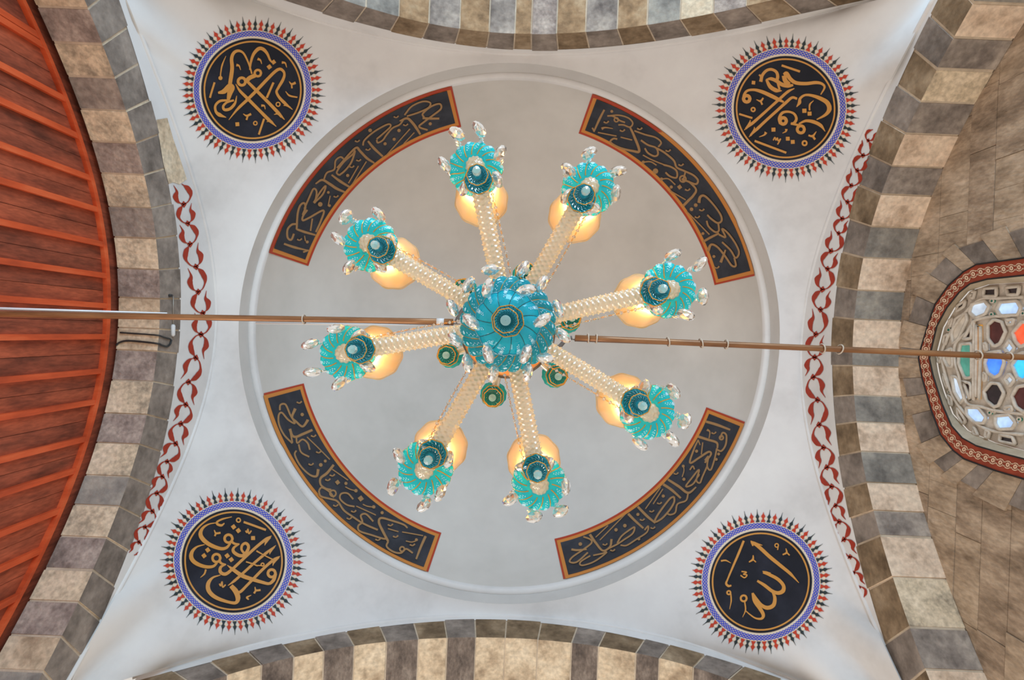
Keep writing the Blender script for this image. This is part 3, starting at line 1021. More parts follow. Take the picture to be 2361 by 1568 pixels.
TLs = [S([(545, 900), (560, 760), (583, 600), (578, 500), (600, 440), (645, 418), (695, 440), (735, 510), (765, 590), (782, 650)], [34, 40, 34, 30, 20, 16, 16]),
       S([(762, 610), (772, 530), (800, 450), (850, 398), (895, 403), (935, 445), (962, 505), (985, 535)], [16, 26, 36, 34, 22, 16]), SQ(1000, 532, 44), SQ(957, 580, 46),
       RG(842, 642, 32, 24), S([(815, 665), (760, 690), (725, 725)], 42), RG(680, 727, 38, 28),
       S([(735, 725), (830, 820), (960, 950), (1050, 1045), (1112, 1112)], [28, 32, 32, 34, 6]), S([(1005, 1060), (1045, 1050), (1080, 1085)], [4, 24, 20]),
       S([(618, 752), (660, 820), (740, 900), (850, 1010), (950, 1110), (1028, 1180)], [6, 26, 32, 30, 34, 6]), S([(930, 1132), (970, 1125), (1000, 1155)], [4, 24, 16]),
       S([(548, 1112), (640, 1000), (740, 905), (830, 815), (930, 710), (1020, 622), (1070, 602), (1107, 640), (1098, 700), (1050, 785), (1030, 832), (1060, 890), (1120, 950), (1192, 1010)], [6, 28, 32, 32, 30, 30, 24, 30, 24, 26, 32, 6]), S([(1100, 970), (1130, 965), (1170, 990)], [4, 24, 14]),
       S([(440, 840), (500, 825), (555, 775), (585, 790), (565, 850), (540, 915)], [20, 50, 54, 46, 34, 30]), S([(628, 870), (610, 945), (560, 1000), (505, 1010), (492, 975), (530, 935), (600, 915)], [6, 28, 30, 26, 22, 20]),
       S([(540, 915), (460, 922), (412, 970), (418, 1030), (455, 1062), (522, 1088)], [20, 26, 24, 26, 40, 6]),
       S([(520, 470), (482, 560), (466, 640), (464, 690)], [5, 16, 12, 14]), BALL(463, 692, 22), S([(403, 735), (357, 890)], 20), S([(625, 560), (652, 568), (668, 610)], [28, 16, 6]), S([(838, 498), (866, 512), (880, 550)], [28, 16, 6]),
       S([(1082, 535), (1115, 540), (1132, 585)], [26, 16, 6]), S([(1155, 725), (1182, 752), (1222, 738)], [6, 20, 26]), S([(1180, 748), (1185, 795)], 16), S([(1120, 825), (1160, 868), (1240, 885)], [6, 18, 14]), S([(998, 735), (930, 890)], 22),
       RG(1045, 955, 20, 12), S([(875, 968), (905, 970), (915, 1005)], [24, 16, 6]), S([(692, 1050), (728, 1070), (772, 1052)], [6, 20, 24]), S([(738, 1070), (725, 1112)], 18), SQ(633, 1155, 44, 0.7), RG(815, 1145, 18, 12), S([(903, 1100), (850, 1260)], 20)]
TRs = [S([(755, 348), (940, 410)], 22), S([(545, 512), (560, 450), (600, 402), (650, 388), (700, 412), (716, 460), (700, 515)], [34, 30, 28, 28, 32, 34]), S([(530, 440), (555, 470)], 18),
       S([(598, 490), (650, 482), (705, 505), (760, 540), (820, 552), (872, 545)], [10, 34, 36, 40, 40, 20]), S([(602, 490), (640, 560), (700, 598), (757, 602)], [24, 40, 42, 8]), S([(715, 520), (735, 590)], 22),
       S([(775, 440), (805, 428), (842, 482), (900, 522), (1000, 530), (1100, 520), (1160, 532), (1188, 570), (1150, 642)], [24, 40, 40, 36, 34, 32, 26, 22, 10]), S([(780, 450), (792, 500), (830, 540)], 46),
       S([(905, 765), (935, 722), (942, 680), (990, 646), (1060, 650), (1150, 682), (1218, 725), (1238, 785), (1200, 842), (1110, 892)], [6, 36, 26, 22, 28, 40, 46, 46, 28, 10]),
       S([(930, 935), (1000, 905), (1080, 915), (1150, 950), (1196, 1012)], [16, 26, 36, 34, 6]), RG(950, 990, 36, 30), S([(850, 930), (900, 942), (955, 952)], [26, 22, 20]),
       S([(742, 935), (732, 880), (762, 825), (820, 812), (880, 832), (905, 880), (888, 920), (850, 937)], [26, 30, 26, 22, 26, 28, 20]), RG(772, 905, 32, 34),
       S([(885, 578), (820, 610), (740, 680), (640, 770), (540, 860), (460, 930), (378, 998)], [8, 28, 28, 26, 28, 30, 6]), S([(440, 895), (432, 930), (395, 985)], [6, 22, 20]),
       S([(912, 682), (862, 670), (800, 720), (700, 810), (600, 900), (510, 985), (426, 1068)], [24, 26, 30, 28, 28, 30, 6]), S([(482, 965), (478, 1000), (440, 1055)], [6, 22, 20]),
       S([(380, 705), (376, 650), (410, 602), (480, 592), (560, 612), (650, 652), (720, 687), (778, 715)], [24, 26, 24, 26, 36, 40, 36, 18]), RG(405, 682, 32, 34),
       SQ(473, 520, 40, 0.9), S([(502, 690), (545, 705), (572, 672)], [6, 22, 16]), S([(545, 705), (562, 742)], 18), RG(470, 790, 19, 16), S([(328, 835), (462, 876)], 20), SQ(987, 803, 48, 0.75), SQ(1040, 832, 46, 0.75), S([(1080, 700), (1042, 740), (1040, 800)], [6, 18, 16]),
       SQ(675, 992, 46, 0.75), S([(600, 1018), (582, 1045), (530, 1066)], [30, 16, 6]), S([(805, 985), (800, 1010), (765, 1028)], [28, 16, 6]), S([(672, 1100), (690, 1070), (700, 1098), (715, 1075), (722, 1105), (748, 1085), (716, 1142)], 13), SQ(820, 1083, 44, 0.75), SQ(870, 1115, 44, 0.75), RG(990, 1128, 22, 18),
       S([(1028, 1048), (1072, 1056), (1108, 1010)], [18, 24, 8]), S([(1072, 1056), (1096, 1092)], 22), S([(485, 1105), (805, 1225)], 22)]
BLs = [S([(680, 380), (650, 402), (612, 392), (605, 368), (660, 338), (755, 316)], [10, 24, 26, 20, 18, 8]), S([(600, 375), (520, 390), (460, 430), (437, 490), (470, 550), (540, 600), (640, 635), (700, 625), (740, 580)], [8, 14, 26, 42, 44, 40, 34, 28, 20]),
       RG(720, 535, 40, 26), S([(745, 560), (780, 585), (830, 590)], [26, 24, 14]), S([(830, 588), (775, 625), (770, 665), (820, 702), (870, 705), (910, 660), (922, 612), (895, 582), (860, 600), (852, 645), (885, 690)], [14, 26, 34, 34, 34, 30, 30, 26, 24, 24]),
       S([(480, 595), (400, 620), (352, 670), (345, 730), (390, 780), (480, 815), (560, 815), (605, 780)], [8, 18, 34, 44, 40, 34, 28, 20]), RG(598, 730, 40, 26), S([(625, 755), (650, 785), (695, 795)], [26, 24, 12]),
       S([(695, 793), (642, 822), (640, 872), (690, 892), (760, 842), (880, 730), (1000, 620), (1100, 540), (1155, 507)], [14, 28, 34, 34, 28, 28, 28, 30, 6]), S([(1085, 605), (1100, 570), (1145, 520)], [4, 22, 16]),
       S([(715, 1008), (780, 960), (870, 880), (980, 780), (1100, 680), (1198, 603)], [6, 26, 26, 26, 28, 6]), S([(1135, 695), (1145, 660), (1185, 615)], [4, 24, 16]),
       S([(800, 1072), (840, 1070), (900, 1012), (980, 930), (1080, 830), (1180, 745), (1240, 712)], [26, 28, 26, 28, 28, 28, 6]), S([(1165, 810), (1180, 770), (1230, 722)], [4, 24, 16]),
       S([(708, 803), (770, 850), (860, 910), (960, 945), (1060, 975), (1130, 988), (1175, 950), (1196, 890)], [6, 36, 42, 38, 32, 28, 34, 28]), RG(1155, 885, 38, 28),
       S([(640, 902), (560, 930), (516, 990), (522, 1060), (580, 1120), (680, 1162), (785, 1182), (815, 1140), (795, 1070), (745, 1010)], [8, 20, 38, 44, 42, 36, 28, 34, 50, 54, 44]),
       RG(820, 350, 20, 14), S([(872, 368), (1098, 448)], 22), SQ(770, 418, 46), SQ(818, 455, 46), S([(892, 455), (905, 475), (915, 440), (925, 485), (950, 455)], 14), SQ(967, 530, 46, 0.75), S([(575, 450), (592, 482), (638, 478)], [8, 20, 20]), S([(592, 480), (580, 512)], 18),
       SQ(508, 650, 46), SQ(470, 707, 46), SQ(705, 708, 46), SQ(747, 748, 46), S([(490, 845), (475, 890), (435, 927)], [20, 16, 6]), S([(628, 990), (640, 1012), (655, 970), (660, 1025), (690, 1000)], 14), S([(985, 1022), (996, 1056), (1042, 1054)], [8, 20, 20]), S([(996, 1056), (975, 1088)], 20),
       S([(948, 1105), (905, 1128), (922, 1150)], [6, 22, 14]), S([(1000, 660), (1080, 705), (1175, 752)], [16, 12, 14]), S([(895, 770), (960, 790), (1012, 812)], 14), RG(1062, 798, 15, 13), S([(1008, 808), (1055, 808)], 12)]
BRs = [S([(665, 395), (740, 440), (850, 540), (960, 630), (1060, 712), (1148, 805)], [20, 36, 36, 34, 30, 6]), S([(660, 385), (700, 405), (780, 428)], [10, 26, 6]), S([(668, 395), (685, 435)], 14),
       S([(785, 705), (860, 728), (940, 772), (992, 832), (988, 885), (940, 908), (880, 890), (800, 830), (728, 785)], [12, 32, 34, 34, 42, 38, 34, 32, 22]), S([(782, 690), (820, 700), (865, 708)], [10, 22, 6]),
       S([(880, 890), (905, 960), (890, 1032), (830, 1057), (770, 1030), (720, 970), (680, 910)], [20, 34, 40, 40, 34, 30, 24]), S([(680, 908), (700, 990), (760, 1070), (790, 1130), (770, 1165), (710, 1160), (650, 1120), (610, 1085)], [20, 30, 38, 34, 24, 16, 12, 10]),
       RG(592, 962, 30, 20), S([(602, 990), (610, 1080), (580, 1152)], [14, 14, 4]), S([(592, 382), (540, 510), (480, 650), (430, 770), (415, 812), (438, 838), (468, 832)], [22, 24, 20, 16, 22, 24, 16]), S([(362, 585), (410, 580), (462, 606)], [18, 16, 5]),
       RG(442, 905, 18, 16), S([(462, 915), (466, 990), (450, 1072)], [14, 14, 4]), S([(688, 528), (684, 570), (645, 598)], [10, 22, 12]), S([(684, 570), (716, 598)], 12), S([(570, 692), (620, 700), (590, 720), (625, 728), (600, 755), (560, 730)], 13),
       RG(925, 430, 18, 12), S([(940, 440), (934, 476)], 12), S([(1018, 460), (1025, 502), (985, 525)], [8, 20, 14]), S([(1025, 500), (1056, 530)], 14)]

SCM = 1568 / 360.0


def medallion(label, off, cpx, r_dark, r_band, r_red, r_spk, strokes, phase):
    """off: corner of the measured patch; cpx: centre in that patch"""
    c0 = (off[0] + cpx[0] / SCM, off[1] + cpx[1] / SCM)
    base = cast(BV_P, c0[0], c0[1], 0.0)
    root = empty('painted_medallion', base)
    tag(root, label, 'medallion', 'painted medallions on the pendentives')
    bpy.context.view_layer.update()

    def pr(x, y, o):
        return cast(BV_P, off[0] + x / SCM, off[1] + y / SCM, o) - base

    def disc(name, r0, r1, o, mat, nr):
        vs = []
        N_ = 96
        for k in range(N_):
            a = 2 * PI * k / N_
            for j in range(nr + 1):
                r = r0 + (r1 - r0) * j / nr
                vs.append(pr(cpx[0] + r * math.cos(a), cpx[1] + r * math.sin(a), o))
        return build(name, vs, grid_faces(N_, nr + 1, wrap_u=True), mat, root, True)

    disc('dark_field', 2, r_dark, 0.010, M['navy'], 12)
    disc('cream_band', r_dark - 4, r_band, 0.006, M['cream'], 4)
    g = r_dark - 30
    disc('gold_ring', g - 8, g + 8, 0.014, M['gold'], 1)
    # braid of the blue band: three strands that cross each other
    mb = MB()
    rm, am = (r_dark + 12 + r_band) / 2, (r_band - r_dark - 22) / 2 - 4
    nk = 26
    for ph in range(4):
        vs, N_ = [], 416
        pts = []
        for k in range(N_):
            a = 2 * PI * k / N_
            tri = 2 / PI * math.asin(0.98 * math.sin(nk * a + ph * PI / 2))
            pts.append((cpx[0] + (rm + am * tri) * math.cos(a), cpx[1] + (rm + am * tri) * math.sin(a)))
        v2, f2 = [], []
        for k in range(N_):
            p, q = np.array(pts[k - 1]), np.array(pts[(k + 1) % N_])
            t = (q - p) / np.linalg.norm(q - p)
            nn = np.array((-t[1], t[0])) * 4.3
            v2 += [np.array(pts[k]) - nn, np.array(pts[k]) + nn]
        f2 = [(2 * k, 2 * k + 1, 2 * ((k + 1) % N_) + 1, 2 * ((k + 1) % N_)) for k in range(N_)]
        mb.add([pr(p[0], p[1], 0.010 + 0.0005 * ph) for p in v2], f2)
    mb.build('blue_braid', M['blue'], root)
    # rays: red spear heads and longer dark needles in turn
    n_ray = 35
    for nm, mat, tip, sh, prof in (('red_ray', M['red'], r_red, 0.0, [(0, 23), (0.16, 17), (0.36, 6), (0.52, 19), (0.62, 20), (0.80, 6), (1.0, 1.0)]),
                                   ('dark_ray', M['dark'], r_spk, 0.5, [(0, 21), (0.12, 15), (0.27, 6), (0.38, 17), (0.45, 17), (0.62, 5), (0.8, 2.6), (1.0, 1.2)])):
        for k in range(n_ray):
            a = 2 * PI * (k + sh) / n_ray + phase
            ca, sa = math.cos(a), math.sin(a)
            vs = []
            for t, w in prof:
                r = r_band - 2 + (tip - r_band) * t
                for s in (-1, 1):
                    vs.append(pr(cpx[0] + r * ca - s * w * sa, cpx[1] + r * sa + s * w * ca, 0.007))
            build(nm, vs, [(2 * i, 2 * i + 1, 2 * i + 3, 2 * i + 2) for i in range(len(prof) - 1)], mat, root)
    mb = MB()
    for k in range(2 * n_ray):
        a = 2 * PI * (k + 0.5) / (2 * n_ray) + phase
        r = r_band + (r_red - r_band) * 0.34
        mb.add([pr(cpx[0] + r * math.cos(a) + 17 * math.cos(b), cpx[1] + r * math.sin(a) + 17 * math.sin(b), 0.009) for b in np.linspace(0, 2 * PI, 9)[:-1]], [tuple(range(8))])
    tag(mb.build('cream_dots', M['cream'], root), kind='stuff')
    mb = MB()
    for i, (vv, ff) in enumerate(shapes2d(strokes)):
        mb.add([pr(p[0], p[1], 0.016 + 0.0002 * i) for p in vv], ff)
    mb.build('gold_lettering', M['gold'], root)


medallion('round medallion with crossed diagonal gold strokes beside the timber wall', (400, 20), (790, 813), 516, 602, 710, 742, TLs, 0.0)
medallion('round medallion with two parallel diagonal gold strokes below a sweeping curve, near the window arch', (1630, 70), (795, 780), 524, 614, 716, 750, TRs, 0.05)
medallion('round medallion with three parallel gold strokes and stacked loops at the brown arch', (360, 1120), (772, 758), 519, 606, 708, 742, BLs, 0.02)
medallion('round medallion with sparse gold lettering, one long slanting stroke over three looped strokes', (1580, 1160), (762, 792), 515, 601, 704, 732, BRs, 0.08)

# ------------------------------------------------------------------ inscription panels on the dome
P1s = [S([(185, 1358), (280, 1390), (395, 1416)], [16, 20, 8]), S([(345, 1428), (390, 1412)], 14), S([(268, 1275), (245, 1325), (215, 1305), (215, 1240), (250, 1200), (292, 1195)], 17), S([(290, 1240), (298, 1110), (320, 1040), (352, 1022), (362, 1060), (340, 1120)], 17), S([(290, 1238), (360, 1262), (448, 1287)], [16, 20, 14]),
       S([(378, 1078), (342, 1130), (342, 1165), (400, 1140), (512, 1083), (490, 1172), (450, 1262)], 16), S([(405, 1252), (420, 1150)], 13), S([(352, 1070), (400, 960), (430, 903), (455, 930), (440, 1022)], 15), S([(430, 1018), (490, 922), (530, 880), (505, 950), (432, 1022)], 15),
       S([(445, 862), (500, 830), (560, 862), (620, 902), (688, 932)], [12, 18, 22, 22, 16]), S([(578, 788), (650, 842), (728, 890)], [14, 22, 16]), S([(515, 822), (540, 770), (600, 742), (610, 672), (650, 640), (682, 660)], 14), S([(640, 792), (622, 762), (680, 680), (750, 620), (772, 590), (742, 682), (690, 752), (640, 792)], 15),
       S([(622, 730), (720, 620), (782, 563), (812, 590), (870, 650), (932, 692)], [12, 16, 18, 20, 20, 14]), S([(718, 858), (800, 715)], 10), S([(750, 866), (866, 678)], 10), S([(837, 545), (850, 500), (930, 430), (1040, 370), (1065, 388), (1000, 450), (950, 492)], 14), S([(878, 508), (930, 570), (1002, 637)], [16, 22, 16]),
       S([(950, 498), (960, 522), (1000, 502), (1030, 460), (1080, 402), (1140, 372), (1172, 330)], 14), S([(1030, 628), (1226, 408)], 10), S([(1174, 532), (1262, 438)], 9), S([(1140, 342), (1200, 320), (1240, 350), (1280, 402), (1312, 455)], [12, 20, 22, 22, 16]),
       S([(1180, 292), (1240, 220), (1330, 180), (1392, 190), (1380, 230), (1300, 270), (1200, 302)], 14), S([(1342, 312), (1332, 280), (1400, 222), (1470, 200), (1482, 240), (1420, 292), (1342, 350), (1302, 390), (1372, 418)], 15), S([(1330, 318), (1400, 322), (1468, 322)], 18),
       BALL(895, 418, 16), BALL(1135, 420, 15), BALL(1095, 493, 14), BALL(1020, 530, 14), BALL(1393, 365, 14), BALL(710, 792, 14), BALL(550, 932, 12), S([(548, 1045), (566, 960)], 9), BALL(560, 1042, 12), VM(1112, 312), VM(790, 512), VM(880, 582), VM(802, 672), VM(745, 725), VM(615, 972), BALL(482, 1030, 20), VM(312, 1328), BALL(375, 1342, 13), S([(352, 1290), (360, 1335)], 9), VM(1190, 378)]
P2s = [S([(282, 168), (240, 250), (200, 340)], [14, 18, 12]), S([(188, 308), (204, 336)], 12), BALL(340, 180, 12), S([(305, 215), (350, 218), (400, 250), (442, 266)], 13), RG(375, 245, 16, 11), S([(330, 213), (400, 210), (470, 232), (502, 270), (480, 302), (430, 285), (390, 285)], 12), S([(480, 302), (512, 370), (552, 485), (500, 487), (400, 462), (330, 420), (352, 392), (382, 395)], [14, 20, 20, 16, 14, 14, 14]),
       S([(232, 344), (376, 372)], 10), S([(408, 380), (497, 402)], 10), S([(515, 330), (600, 360), (680, 382), (722, 420), (700, 455)], 13), S([(565, 403), (620, 440), (682, 462), (697, 510), (670, 527), (620, 502), (595, 465)], 14), S([(580, 518), (650, 555), (742, 592)], 10), BALL(583, 573, 13), S([(585, 573), (640, 570), (686, 597)], 10),
       S([(690, 465), (750, 500), (820, 560), (842, 612), (900, 640), (970, 672), (1007, 712), (990, 742), (930, 722), (880, 702)], 15), S([(740, 593), (800, 610), (842, 642), (840, 692), (790, 682), (755, 652)], 14), RG(890, 702, 24, 13), S([(912, 640), (890, 722)], 13), S([(935, 720), (992, 782), (970, 832), (930, 872), (893, 910)], [14, 16, 18, 20, 20]),
       BALL(678, 642, 22), SQ(865, 765, 34), BALL(800, 765, 13), BALL(990, 905, 15), BALL(957, 937, 15), BALL(1130, 1302, 12), BALL(1045, 1125, 12), BALL(725, 703, 13), S([(727, 703), (780, 702), (832, 747)], 10), S([(790, 793), (912, 864)], 10),
       S([(1015, 887), (1025, 842), (1060, 833), (1120, 890), (1180, 972), (1192, 1022), (1160, 1042), (1110, 1010), (1080, 980)], [24, 18, 14, 15, 15, 14]), S([(1165, 1042), (1170, 1100), (1140, 1112), (1090, 1070), (1075, 1025)], 14), S([(1172, 1122), (1110, 1152), (1048, 1187)], [14, 18, 18]), S([(920, 953), (1096, 1132)], 10),
       S([(1170, 1132), (1222, 1152), (1195, 1088), (1240, 1120), (1300, 1202), (1327, 1272), (1300, 1312), (1260, 1252), (1195, 1190)], 14), S([(1085, 1262), (1110, 1210), (1160, 1230), (1220, 1302), (1270, 1372), (1302, 1372), (1290, 1312)], [24, 16, 15, 15, 15, 14]), S([(1222, 1250), (1184, 1348)], [12, 22]),
       VM(300, 267), VM(425, 332), VM(560, 317), VM(780, 487), VM(880, 597), VM(930, 790), VM(1040, 947), VM(1005, 1002), VM(1155, 1392), S([(262, 312), (290, 302), (350, 310)], [22, 12, 6])]
P3s = [S([(175, 257), (180, 215), (220, 213), (255, 290), (292, 357), (240, 330), (190, 275), (165, 300), (170, 372), (210, 450), (272, 512)], 14), S([(295, 243), (270, 310), (300, 342), (350, 382), (386, 342), (392, 328)], [22, 16, 15, 16, 20, 22]), S([(252, 400), (270, 450), (300, 462), (350, 442), (428, 408)], [22, 18, 18, 20, 18]), S([(272, 507), (255, 420)], 13),
       S([(302, 462), (310, 510), (350, 482), (390, 510), (407, 562)], 13), S([(320, 520), (340, 582), (402, 617)], 13), S([(302, 568), (290, 602), (330, 682), (400, 752), (457, 767), (472, 712)], [12, 14, 14, 14, 18, 22]), S([(385, 463), (470, 545), (562, 637)], 9), S([(592, 678), (540, 742), (490, 782), (490, 832), (530, 862), (572, 872)], [18, 20, 16, 14, 14]),
       S([(475, 880), (490, 922), (560, 942), (620, 962), (670, 1032), (740, 1082), (800, 1122), (860, 1152), (932, 1182)], 15), S([(475, 880), (500, 855), (560, 890), (592, 932)], 13), RG(585, 900, 24, 13), S([(742, 945), (700, 900), (650, 902), (640, 942), (690, 987), (752, 1002)], 13), S([(580, 713), (702, 797)], 9), S([(765, 998), (917, 1067)], 9),
       S([(897, 1117), (840, 1060), (800, 1072), (812, 1122), (780, 1152), (790, 1192), (880, 1222), (980, 1252), (1002, 1240)], 14), S([(1162, 1167), (1130, 1140), (1040, 1110), (960, 1090), (940, 1122), (970, 1192), (1012, 1272)], [12, 14, 15, 16, 18, 20, 18]), S([(1012, 1272), (1000, 1312), (1050, 1352), (1110, 1362), (1150, 1330), (1202, 1362)], 14), RG(1120, 1332, 18, 13),
       S([(1302, 1230), (1262, 1320), (1228, 1410)], [20, 18, 14]), S([(1120, 1198), (1282, 1227)], 9), S([(1010, 1173), (1092, 1197)], 9), BALL(347, 290, 14), BALL(490, 680, 15), BALL(525, 650, 12), SQ(800, 940, 40), BALL(685, 823, 13), SQ(620, 815, 34), BALL(965, 1050, 13), BALL(900, 1005, 14), S([(898, 1007), (850, 1000), (815, 985)], 9), BALL(762, 880, 14), S([(760, 880), (720, 870), (680, 850)], 9),
       BALL(1230, 1260, 12), S([(1225, 1270), (1190, 1278), (1148, 1270)], 9), VM(325, 202), VM(435, 462), VM(475, 587), VM(415, 682), VM(545, 802), VM(580, 767), VM(605, 1002), VM(710, 1102), VM(745, 1047), VM(1030, 1152), VM(1070, 1242), VM(1200, 1307), VM(932, 1267)]
P4s = [S([(1348, 193), (1440, 220), (1554, 263)], [20, 22, 16]), S([(1472, 332), (1490, 288), (1522, 310), (1516, 390), (1480, 442), (1440, 430)], 15), RG(1480, 330, 16, 14), S([(1283, 320), (1360, 345), (1440, 372), (1447, 420)], [22, 20, 18, 14]), S([(1442, 420), (1420, 520), (1390, 602), (1360, 572), (1370, 490), (1340, 522)], 14),
       S([(1285, 347), (1250, 420), (1213, 542), (1290, 500), (1370, 450), (1392, 472), (1340, 542)], [12, 15, 16, 18, 16, 14]), S([(1322, 370), (1310, 472)], 10), S([(1283, 350), (1300, 392)], 10), S([(1358, 262), (1382, 282), (1375, 337)], [20, 10, 8]), S([(1360, 572), (1320, 662), (1300, 712), (1270, 690), (1292, 600), (1230, 672), (1180, 742), (1240, 722), (1292, 642)], 14),
       S([(1268, 748), (1200, 797), (1120, 742), (1028, 683)], [12, 20, 22, 18]), S([(988, 723), (1060, 772), (1138, 842)], [22, 22, 16]), S([(1200, 797), (1182, 862), (1110, 892), (1092, 962), (1050, 982), (1020, 970)], 14), S([(1080, 828), (1040, 852), (950, 972), (918, 1042), (980, 1012), (1050, 932), (1082, 872), (1080, 828)], 16), S([(922, 1052), (850, 992), (773, 913)], [16, 22, 20]),
       S([(838, 932), (967, 748)], 9), S([(903, 892), (986, 763)], 9), S([(692, 973), (750, 1032), (822, 1097)], [22, 20, 16]), S([(832, 1112), (862, 1078), (850, 1132), (760, 1192), (680, 1242), (628, 1240)], 13), S([(600, 1222), (640, 1160), (720, 1100), (747, 1090), (730, 1142), (660, 1192), (600, 1232), (540, 1262), (490, 1292)], 14),
       S([(368, 1148), (420, 1222), (480, 1287), (540, 1252), (552, 1188)], [22, 20, 16, 16, 20]), S([(453, 1197), (662, 983)], 9), S([(418, 1172), (522, 1073)], 9), S([(213, 1275), (260, 1282), (342, 1275)], [18, 18, 12]), S([(313, 1168), (372, 1190), (382, 1222), (320, 1272), (220, 1342), (200, 1382), (260, 1382), (352, 1302)], 14),
       S([(398, 1327), (470, 1312), (512, 1300), (450, 1352), (380, 1392), (300, 1412), (290, 1382), (372, 1330)], 13), BALL(288, 1230, 16), BALL(590, 1110, 15), BALL(665, 1075, 16), BALL(775, 980, 14), BALL(785, 1190, 12), BALL(990, 825, 14), BALL(1165, 683, 14), BALL(1272, 445, 14), BALL(1440, 515, 13), BALL(1460, 470, 13),
       VM(1420, 297), S([(1297, 640), (1290, 662)], 10), S([(1215, 605), (1240, 572), (1255, 600)], 13), S([(1160, 572), (1166, 610), (1150, 664)], 9), BALL(1160, 572, 13), VM(1100, 640), VM(895, 960), VM(960, 892), VM(815, 1032), VM(905, 1102), VM(500, 1242), VM(565, 1292)]
DCX, DCY = 1173.0, 767.0


def panel(label, a0, a1, off, scale, strokes):
    """a0..a1: angles (degrees, y down) about the dome centre in the photograph"""
    am = math.radians((a0 + a1) / 2)
    base = cast(BV_D, DCX + 535 * math.cos(am), DCY + 535 * math.sin(am), 0)
    root = empty('inscription_panel', base)
    tag(root, label, 'inscription', 'curved inscription panels in the dome')

    def sector(name, r0, r1, b0, b1, o, mat, nr):
        vs, n_ = [], 40
        for k in range(n_ + 1):
            a = math.radians(b0 + (b1 - b0) * k / n_)
            for j in range(nr + 1):
                r = r0 + (r1 - r0) * j / nr
                vs.append(cast(BV_D, DCX + r * math.cos(a), DCY + r * math.sin(a), o) - base)
        return build(name, vs, grid_faces(n_ + 1, nr + 1), mat, root, True)

    e = math.degrees(1 / 535)
    sg = 1 if a1 > a0 else -1
    sector('red_border', 487.5, 583, a0, a1, 0.006, M['redp'], 8)
    sector('orange_border', 493, 584, a0 + 4.5 * e, a1 - 4.5 * e, 0.010, M['orange'], 8)
    sector('dark_field', 500, 577.5, a0 + 12.5 * e, a1 - 12.5 * e, 0.014, M['panelnavy'], 8)
    mb = MB()
    for i, (vv, ff) in enumerate(shapes2d(strokes)):
        mb.add([cast(BV_D, off[0] + p[0] / scale, off[1] + p[1] / scale, 0.018 + 0.0002 * i) - base for p in vv], ff)
    mb.build('gold_lettering', M['dimgold'], root)


panel('curved dark inscription panel nearest the medallion with crossed strokes', 198.4, 257.0, (600, 180), 3.5646, P1s)
panel('curved dark inscription panel nearest the medallion beside the window arch', 289.3, 347.0, (1310, 200), 3.336, P2s)
panel('curved dark inscription panel nearest the medallion with three parallel strokes', 108.6, 166.1, (590, 870), 3.336, P3s)
panel('curved dark inscription panel nearest the medallion with sparse lettering', 20.7, 77.5, (1260, 920), 3.6465, P4s)

# ------------------------------------------------------------------ pipes that cross the bay, cables and the chandelier's suspension
ZP = 3.7


def rod(label, a, b, end_wall, rad, ties, tape=None, side=1):
    """a: pixel of the end near the chandelier, b: pixel at the frame edge"""
    pa, pb = at_z(*a, ZP), at_z(*b, ZP)
    d = (pb - pa).normalized()
    pe = pa + d * ((end_wall - pa.x) / d.x)
    root = empty('tie_rod', pa)
    tag(root, label, 'pipe')
    perp = Vector((-d.y, d.x, 0))
    n_ = 14
    mid = [pa + (pe - pa) * k / n_ - pa for k in range(n_ + 1)]
    v, f = tube(mid, rad, 14)
    build('conduit', v, f, M['copper'], root, True)
    # thin iron bar that winds along the pipe from one side to the other
    bar = [p + perp * side * (0.013 - 0.026 * k / n_) + Vector((0, 0, 0.022)) for k, p in enumerate(mid)]
    v, f = tube(bar, 0.011, 8)
    build('iron_bar', v, f, M['darkrod'], root, True)
    for tx in ties:
        k = (tx - a[0]) / (b[0] - a[0])
        c = (pb - pa) * k
        tilt = random.uniform(-0.25, 0.25)
        loop = [c + perp * (rad + 0.010) * math.cos(q) + Vector((0, 0, 1)) * ((rad + 0.018) * math.sin(q) + 0.008) + d * tilt * 0.03 * math.cos(q) for q in np.linspace(0, 2 * PI, 17)[:-1]]
        v, f = tube(loop, 0.0045, 6, closed=True)
        build('cable_tie', v, f, M['tie'], root, True)
    if tape:
        c0, c1 = [(pb - pa) * ((t - a[0]) / (b[0] - a[0])) for t in tape]
        v, f = tube([c0, c1], rad + 0.002, 14)
        build('tape', v, f, M['whiteplastic'], root, True)
    # wire to the hanging point of the chandelier
    hp = (at_z(1173, 762, ZP) - pa) * 0.93
    v, f = tube([perp * side * 0.012 + Vector((0, 0, 0.03)), hp * 0.5 + Vector((0, 0, 0.05)), hp + Vector((0, 0, 0.06))], 0.004, 6)
    build('stay_wire', v, f, M['wire'], root, True)
    return root


rod('brown pipe above the left arm with white tape at its inner end', (1045, 742), (0, 724), -AX - DL - 0.02, 0.0195, [700], (1007, 1024), -1)
rod('brown pipe held by pale cable ties crossing to the stained glass window', (1326, 779), (2361, 824), AX + DR + 0.02, 0.0195, [1356, 1375, 1541, 1617, 1675, 1897, 1938, 2257, 2327], None, 1)
